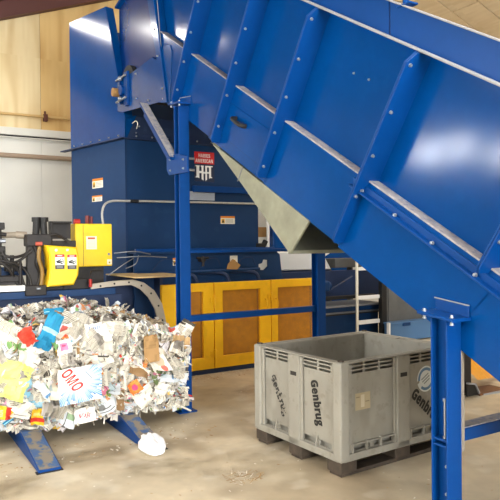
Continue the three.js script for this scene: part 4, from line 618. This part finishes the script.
// ------------------------------------------------------------------ grey bulk crate
{
  const phi = 0.5947, C = [0.5824, -4.0485], r = [Math.cos(phi), -Math.sin(phi)], l = [-Math.sin(phi), -Math.cos(phi)];
  const g = new THREE.Group(); g.name = 'bulk_crate'; g.base = [0, 0, 0]; scene.add(g); g.position.set(C[0] + 0.6 * r[0] + 0.5 * l[0], 0, C[1] + 0.6 * r[1] + 0.5 * l[1]); g.rotation.y = phi;
  g.userData = { label: 'large grey plastic bulk crate with slotted rim standing on the floor', category: 'crate' };
  const X = 0.6, Z = 0.5, y0 = 0.10, y1 = 0.76, c = 0.085;
  // wall panels, set back from the posts; slots cut through top and bottom
  const slots = (a, b, n) => { const h = []; for (let k = 0; k < n; k++) for (let j = 0; j < 3; j++) { const s = a + (b - a) * (k + 0.06) / n, e = a + (b - a) * (k + 0.94) / n; h.push([[s, 0.674 + j * 0.027], [e, 0.674 + j * 0.027], [e, 0.690 + j * 0.027], [s, 0.690 + j * 0.027]]); } for (let k = 0; k < 2; k++) { const s = a + (b - a) * (k + 0.06) / 2, e = a + (b - a) * (k + 0.9) / 2; h.push([[s, 0.155], [e, 0.155], [e, 0.19], [s, 0.195]]); } return h; };
  const P = { x: [[-X + c, -0.055], [0.055, X - c]], z: [[-Z + c, -0.055], [0.055, Z - c]] };
  for (const s of [-1, 1]) {
    for (const [a, b] of P.z) {
      const u = s * (X - 0.03); part('side_panel', plateVY([[a, 0.13], [b, 0.13], [b, 0.752], [a, 0.752]], Math.min(u, u - s * 0.014), Math.max(u, u - s * 0.014), slots(a + 0.01, b - 0.01, 2), 0.002), M.crate, g);
      for (let j = 0; j < 4; j++) part('vent_slat', box(s * (X - 0.028), s * (X - 0.075), 0.664 + j * 0.027, 0.674 + j * 0.027, a, b, 0), M.crate, g);
    }
    for (const [a, b] of P.x) {
      const z = s * (Z - 0.03); part('side_panel', plateUY([[a, 0.13], [b, 0.13], [b, 0.752], [a, 0.752]], Math.min(z, z - s * 0.014), Math.max(z, z - s * 0.014), slots(a + 0.01, b - 0.01, 3), 0.002), M.crate, g);
      for (let j = 0; j < 4; j++) part('vent_slat', box(a, b, 0.664 + j * 0.027, 0.674 + j * 0.027, s * (Z - 0.028), s * (Z - 0.075), 0), M.crate, g);
    }
    // frames: mid post, bottom rail, rim
    const mid = part('mid_post', box(s * (X - 0.045), s * X, y0, 0.75, -0.062, 0.062, 0.008), M.crate, g); const mid2 = part('mid_post', box(-0.062, 0.062, y0, 0.75, s * (Z - 0.045), s * Z, 0.008), M.crate, g);
    for (const [pm, ax] of [[mid, 'x'], [mid2, 'z']]) part('grip_slot', ax === 'x' ? box(s * (X - 0.01), s * (X + 0.001), 0.6, 0.63, -0.035, 0.035, 0.002) : box(-0.035, 0.035, 0.6, 0.63, s * (Z - 0.01), s * (Z + 0.001), 0.002), M.crateDark, pm);
    part('bottom_rail', box(s * (X - 0.04), s * X, y0, 0.15, -Z + 0.03, Z - 0.03, 0.006), M.crate, g); part('bottom_rail', box(-X + 0.03, X - 0.03, y0, 0.15, s * (Z - 0.04), s * Z, 0.006), M.crate, g);
    part('rim', box(s * (X - 0.04), s * (X + 0.003), 0.75, y1, -Z + 0.04, Z - 0.04, 0.006), M.crate, g); part('rim', box(-X + 0.04, X - 0.04, 0.75, y1, s * (Z - 0.04), s * (Z + 0.003), 0.006), M.crate, g);
    for (const q of [-1, 1]) {
      const k = new RoundedBoxGeometry(c, y1 - y0 + 0.004, c, 3, 0.016); uvMetres(k); k.translate(s * (X - c / 2 + 0.002), (y0 + y1) / 2 + 0.002, q * (Z - c / 2 + 0.002));
      const cp = part('corner_post', k, M.crate, g);
      part('corner_stud', [rod([s * (X - 0.035), y1, q * (Z - 0.035)], [s * (X - 0.035), y1 + 0.012, q * (Z - 0.035)], 0.022, 12)], M.foot, cp);
    }
    for (const [a, b] of P.z) for (const e of [a, b]) { const d = e === a ? 1 : -1; part('bevel', [plateVY([[e, 0.15], [e + d * 0.03, 0.15], [e + d * 0.03, 0.74], [e, 0.74]], Math.min(s * (X - 0.012), s * (X - 0.026)), Math.max(s * (X - 0.012), s * (X - 0.026)), [], 0.004)], M.crate, g); }
    for (const [a, b] of P.x) for (const e of [a, b]) { const d = e === a ? 1 : -1; part('bevel', [plateUY([[e, 0.15], [e + d * 0.03, 0.15], [e + d * 0.03, 0.74], [e, 0.74]], Math.min(s * (Z - 0.012), s * (Z - 0.026)), Math.max(s * (Z - 0.012), s * (Z - 0.026)), [], 0.004)], M.crate, g); }
    part('liner', box(s * (X - 0.082), s * (X - 0.074), 0.13, 0.75, -Z + 0.04, Z - 0.04, 0.001), M.crate, g); part('liner', box(-X + 0.04, X - 0.04, 0.13, 0.75, s * (Z - 0.082), s * (Z - 0.074), 0.001), M.crate, g);
    // ledges at the foot of each panel
    for (const [a, b] of P.x) for (let k = 0; k < 4; k++) { const x = a + 0.03 + (b - a - 0.06) * k / 3; part('foot_gusset', box(x - 0.005, x + 0.005, 0.15, 0.215, s * (Z - 0.026), s * (Z - 0.004), 0.002), M.crate, g); }
    for (const [a, b] of P.x) part('foot_ledge', box(a, b, 0.198, 0.208, s * (Z - 0.026), s * (Z - 0.008), 0.002), M.crate, g);
    for (const [a, b] of P.z) part('foot_gusset', plateUY(s < 0 ? [[-X + 0.022, 0.23], [-X + 0.002, 0.15], [-X + 0.022, 0.15]] : [[X - 0.022, 0.15], [X - 0.002, 0.15], [X - 0.022, 0.23]], (a + b) / 2 - 0.005, (a + b) / 2 + 0.005, [], 0.001), M.crate, g);
  }
  part('crate_floor', box(-X + 0.03, X - 0.03, y0 + 0.005, 0.14, -Z + 0.03, Z - 0.03, 0.004), M.crate, g);
  for (const z of [-0.42, 0, 0.42]) {
    const sk = part('skid', box(-X + 0.02, X - 0.02, 0.0, 0.028, z - 0.06, z + 0.06, 0.005), M.foot, g);
    for (const x of [-0.52, 0, 0.52]) part('foot', box(x - 0.075, x + 0.075, 0.02, y0 + 0.008, z - 0.07, z + 0.07, 0.012), M.foot, sk);
  }
  const text = (str, col, blur) => canvasTex(512, 128, (x, w, h) => { x.clearRect(0, 0, w, h); x.fillStyle = col; x.font = 'bold 108px sans-serif'; x.textAlign = 'center'; x.textBaseline = 'middle'; x.strokeStyle = col; x.lineWidth = 7; x.strokeText(str, w / 2, h / 2, 490); x.fillText(str, w / 2, h / 2, 490); if (blur) { x.globalCompositeOperation = 'destination-out'; for (let i = 0; i < 60; i++) { x.beginPath(); x.arc(rr(0, w), rr(0, h), rr(4, 18), 0, 6.3); x.fill(); } } });
  const dm = (tex) => std({ map: tex, transparent: true, roughness: 0.6, polygonOffset: true, polygonOffsetFactor: -2 });
  const lay = (name, mat, w, h, pos, rot, label) => { const m = new THREE.Mesh(new THREE.PlaneGeometry(w, h), mat); m.name = name; m.position.set(...pos); m.rotation.set(...rot); m.rotation.order = 'YXZ'; m.userData.label = label; g.add(m); };
  lay('stencil', dm(text('Genbrug', '#1d1c1a')), 0.36, 0.12, [-X + 0.0285, 0.445, 0.228], [0, -Math.PI / 2, -1.36], 'black stencilled lettering');
  lay('stencil', dm(text('Genbrug', '#2c2b28', true)), 0.36, 0.1, [-X + 0.0285, 0.415, -0.21], [0, -Math.PI / 2, -1.02], 'faded black lettering');
  lay('stencil', dm(text('Genbrug', '#1d1c1a')), 0.42, 0.125, [0.262, 0.345, Z - 0.0285], [0, 0, -0.73], 'black stencilled lettering');
  const ring = canvasTex(256, 256, (x) => { x.clearRect(0, 0, 256, 256); x.fillStyle = '#dde2e0'; x.beginPath(); x.arc(128, 128, 122, 0, 6.29); x.fill(); x.strokeStyle = '#5f83a4'; x.lineWidth = 26; x.beginPath(); x.arc(128, 128, 94, 0.5, 2.8); x.stroke(); x.beginPath(); x.arc(128, 128, 94, 3.5, 5.9); x.stroke(); x.fillStyle = '#8a958f'; x.fillRect(72, 96, 112, 12); x.fillRect(72, 122, 112, 12); x.fillRect(84, 148, 88, 12); x.globalCompositeOperation = 'destination-out'; x.fillRect(0, 84, 40, 22); x.fillRect(216, 140, 40, 22); });
  lay('round_mark', dm(ring), 0.2, 0.2, [0.265, 0.545, Z - 0.0285], [0, 0, 0.5], 'round white and blue emblem');
  const tag = canvasTex(128, 96, (x) => { x.fillStyle = '#b7a98a'; x.fillRect(0, 0, 128, 96); x.fillStyle = '#cfc6ae'; x.fillRect(48, 12, 30, 70); x.fillStyle = '#8f836a'; x.fillRect(8, 20, 30, 6); x.fillRect(86, 50, 34, 6); });
  lay('paper_label', std({ map: tag, roughness: 0.8 }), 0.14, 0.115, [-0.373, 0.478, Z - 0.0285], [0, 0, 0], 'faded tan paper label');
}

// ------------------------------------------------------------------ behind, to the right
{
  const t = thing('waste_container', 'white rounded cover of a machine beyond the middle conveyor leg', 'container', [6.3, 0, -8.6]);
  part('cover', plateUY([[5.62, 1.09], [6.9, 1.08], [6.76, 1.3], [6.9, 1.37], [5.75, 1.41], [5.66, 1.39], [5.62, 1.33]], -9.3, -8.5, [], 0.02), M.white, t);
  part('base_frame', [box(5.7, 6.9, 0.95, 1.08, -9.2, -8.55), box(5.7, 5.8, 0, 0.95, -9.2, -9.1), box(6.8, 6.9, 0, 0.95, -9.2, -9.1), box(5.7, 5.8, 0, 0.95, -8.65, -8.55), box(6.8, 6.9, 0, 0.95, -8.65, -8.55)], M.navyDark, t);
  part('grey_hood', box(6.98, 7.6, 1.1, 1.26, -8.9, -8.5, 0.01), M.grey, t);
  part('hood_leg', [box(7.0, 7.06, 0, 1.1, -8.8, -8.7), box(7.5, 7.56, 0, 1.1, -8.8, -8.7)], M.grey, t);
  const b = thing('sorting_table', 'long low dark blue machine with grey ledges behind the grey crate', 'machine', [6.3, 0, -7.5]);
  part('body', [box(5.3, 7.0, 0.05, 0.46, -7.9, -7.45), box(5.3, 7.0, 0.47, 0.56, -7.95, -7.42)], M.navy, b);
  part('ledge', [box(5.3, 7.0, 0.56, 0.585, -8.0, -7.3), box(5.3, 7.0, 0.445, 0.475, -7.46, -7.4)], M.steel, b);
  part('dark_rail', [box(5.3, 7.0, 0.66, 0.71, -7.6, -7.5), box(5.3, 7.0, 0.43, 0.45, -7.42, -7.38)], M.black, b);
  part('back_panel', box(5.3, 7.6, 0.6, 1.08, -8.1, -8.05), M.navyDark, b);
  for (const [a, c, y0, y1] of [[5.4, 5.9, 0.72, 1.0], [5.75, 6.2, 1.0, 0.72], [6.1, 6.7, 0.72, 0.98]]) part('strut', bar([a, y0, -7.7], [c, y1, -7.7], 0.06, 0.06), M.navyDark, b);
  part('gearbox', [box(5.9, 6.15, 0.78, 0.95, -7.85, -7.6, 0.03), rod([5.85, 0.86, -7.7], [6.2, 0.86, -7.7], 0.07, 14)], M.navy, b);
  part('leg', [box(5.35, 5.45, 0, 0.05, -7.9, -7.45), box(6.8, 6.9, 0, 0.05, -7.9, -7.45)], M.black, b);
  const s = thing('storage_rack', 'open rack with white shelves, pale front pole and black corner post behind the crate', 'rack', [6.6, 0, -7.1]);
  part('pole', rod([6.29, 0, -7.15], [6.29, 1.9, -7.15], 0.022, 14), M.cream, s, 'pale round pole'); part('corner_post', box(6.735, 6.835, 0, 1.9, -7.16, -7.08), std({ color: 0x0d0d0e, roughness: 0.6 }), s, 'black square post');
  for (const [y0, y1] of [[0.68, 0.735], [0.30, 0.36], [1.12, 1.17]]) part('shelf', box(6.31, 6.735, y0, y1, -7.17, -7.13), M.white, s);
  const c = thing('grey_cabinet', 'plain grey sheet metal cabinet behind the crate and under the conveyor', 'cabinet', [7.4, 0, -7.3]);
  part('carcass', box(6.85, 8.3, 0.02, 1.3, -7.28, -7.1, 0.01), M.grey, c); part('door', box(6.88, 7.6, 0.06, 1.26, -7.1, -7.085, 0.004), M.grey, c); part('door', box(7.62, 8.27, 0.06, 1.26, -7.1, -7.085, 0.004), M.grey, c);
  const bb = thing('blue_container', 'low flat blue metal box with white corner bar behind the crate', 'container', [7.3, 0, -6.8]);
  const pale = std({ color: 0x4a7099, roughness: 0.5 }); part('body', box(6.74, 7.9, 0.02, 0.29, -7.04, -6.92), pale, bb); part('rim', box(6.74, 7.92, 0.29, 0.315, -7.06, -6.9), pale, bb); part('corner_bar', box(6.70, 6.735, 0.0, 0.32, -6.95, -6.9), M.white, bb); part('latch', box(7.0, 7.15, 0.25, 0.3, -6.92, -6.89), M.navy, bb);
  const k = thing('carton_stack', 'small cartons on a grey stand against the white wall just right of the baler', 'carton', [6.45, 0, -10.4]);
  part('carton', box(6.3, 6.72, 1.67, 1.86, -10.5, -10.2), M.card, k); part('carton', box(6.46, 6.7, 1.42, 1.66, -10.5, -10.2), M.cream, k); part('stand', [box(6.25, 6.76, 1.36, 1.4, -10.55, -10.15), box(6.27, 6.33, 0, 1.36, -10.5, -10.2), box(6.68, 6.74, 0, 1.36, -10.5, -10.2)], M.grey, k);
  const p = thing('white_post', 'slim white pipe standing between the cartons and a tall blue cabinet', 'pipe', [6.68, 0, -10.0]); part('tube', rod([6.53, 0, -9.95], [6.53, 2.6, -9.95], 0.028, 12), M.white, p); part('foot_ring', rod([6.53, 0, -9.95], [6.53, 0.03, -9.95], 0.07, 12), M.steel, p);
  const bl = thing('blue_cabinet', 'tall blue cabinet by the wall just right of the baler', 'cabinet', [7.9, 0, -10.2]); part('carcass', box(6.62, 8.6, 0.02, 2.2, -10.1, -9.9, 0.01), M.blue, bl); part('door', box(6.65, 7.6, 0.06, 2.16, -9.9, -9.885), M.blue, bl); part('door', box(7.62, 8.57, 0.06, 2.16, -9.9, -9.885), M.blue, bl);
}
{
  const p = thing('dark_panel', 'upright dark board standing behind the right conveyor leg', 'panel', [5.1, 0, -4.2]);
  part('board_sheet', box(4.99, 5.165, 0.1, 0.62, -4.2, -4.16), M.machine, p); part('foot', [box(4.985, 5.16, 0, 0.1, -4.24, -4.18)], M.machine, p);
  const d = thing('metal_tray', 'folded dark metal tray lying on the floor behind the right conveyor leg', 'tray', [5.2, 0, -4.05]);
  part('tray_sheet', [plateUY([[5.03, 0.01], [5.2, 0.01], [5.14, 0.12], [5.03, 0.14]], -4.12, -4.10)], M.black, d); part('bright_edge', [bar([5.03, 0.143, -4.1], [5.14, 0.125, -4.1], 0.03, 0.016), bar([5.14, 0.125, -4.1], [5.21, 0.012, -4.1], 0.03, 0.016), bar([5.21, 0.008, -4.1], [5.6, 0.008, -4.05], 0.03, 0.016)], M.lip, d, 'bright folded edge');
  part('floor_sheet', plateUY([[5.2, 0.0], [5.62, 0.0], [5.62, 0.02], [5.2, 0.03]], -4.3, -4.08), std({ color: 0x6b4426, roughness: 0.5 }), d);
  const o = thing('plastic_sheet', 'crumpled amber plastic sheet draped beside the dark board at the right', 'plastic', [5.45, 0.02, -4.3]);
  seed = 31; const g = crumple(0.85, 0.62, 16, 0.019, -1, true, 4); g.rotateX(-0.35); g.translate(5.6, 0.37, -4.42); part('film', g, M.orange, o);
}
// pipes on the back wall
{
  const t = thing('wall_pipe', 'thin tan pipe with brown clamp along the foot of the plywood', 'pipe', [2.4, 3.75, V0 + 0.05]);
  part('tube', rod([U0 + 0.01, 3.70, V0 + 0.05], [6, 3.77 + 0.02, V0 + 0.05], 0.024, 12), std({ color: 0xc3a26a, roughness: 0.6 }), t);
  part('clamp', [box(2.6, 2.67, 3.68, 3.8, V0 + 0.0, V0 + 0.09, 0.008), box(2.62, 2.65, 3.78, 3.86, V0, V0 + 0.03)], std({ color: 0x5a2f22, roughness: 0.7 }), t);
  const p = thing('wall_pipe', 'long brown pipe across the white wall below the grey flashing', 'pipe', [2.4, 3.06, V0 + 0.06]);
  part('tube', rod([U0 + 0.01, 3.06, V0 + 0.06], [8, 3.06, V0 + 0.06], 0.04, 12), std({ color: 0x9a8672, roughness: 0.5 }), p); part('bracket', [box(0.2, 0.26, 3.0, 3.12, V0, V0 + 0.06), box(5, 5.06, 3.0, 3.12, V0, V0 + 0.06)], M.steel, p);
}
// scraps and chaff on the floor
{
  seed = 99; const m = []; const t = new THREE.Group();
  const scatter = (n, u0, u1, v0, v1, s) => { for (let i = 0; i < n; i++) { const w = rr(0.4, 1.6) * s, h = rr(0.2, 0.7) * s; const g = crumple(w, h, 2, s * 0.25, [24, 25, 26, 27, 50, 50, 49, 48][Math.floor(rr(0, 8))], false, 2); g.rotateX(-Math.PI / 2); g.rotateY(rr(0, 6.3)); g.translate(rr(u0, u1), 0.004 + s * 0.1, rr(v0, v1)); m.push(g); } };
  scatter(320, 2.9, 5.0, -6.55, -6.2, 0.022); scatter(60, 2.55, 4.4, -6.3, -4.4, 0.018); scatter(130, 0.6, 2.5, -4.95, -4.4, 0.022); scatter(50, 0.9, 2.6, -4.3, -3.2, 0.014); for (let i = 0; i < 40; i++) { const L = rr(0.04, 0.1), g = crumple(L, 0.004, 2, 0.01, [49, 50, 26][i % 3], false, 1); g.rotateX(-Math.PI / 2); g.rotateY(rr(0, 6.3)); const a = rr(0, 6.3), q = 0.14 * Math.sqrt(rnd()); g.translate(2.1 + q * Math.cos(a), 0.008, -3.52 + q * Math.sin(a)); m.push(g); } scatter(30, 2.6, 3.6, -3.1, -2.0, 0.015);
  const g = mergeGeometries(m.map(clean)); const q = new THREE.Mesh(g, M.paper); q.name = 'floor_scraps'; q.rotation.y = TH; q.userData = { label: 'small scraps and straws of paper scattered over the floor', category: 'scraps', kind: 'stuff' }; scene.add(q);
}
scene.traverse(o => { if (o.isMesh) { o.castShadow = true; o.receiveShadow = true; } if (o.isLight) o.castShadow = true; });
renderer.render(scene, camera);
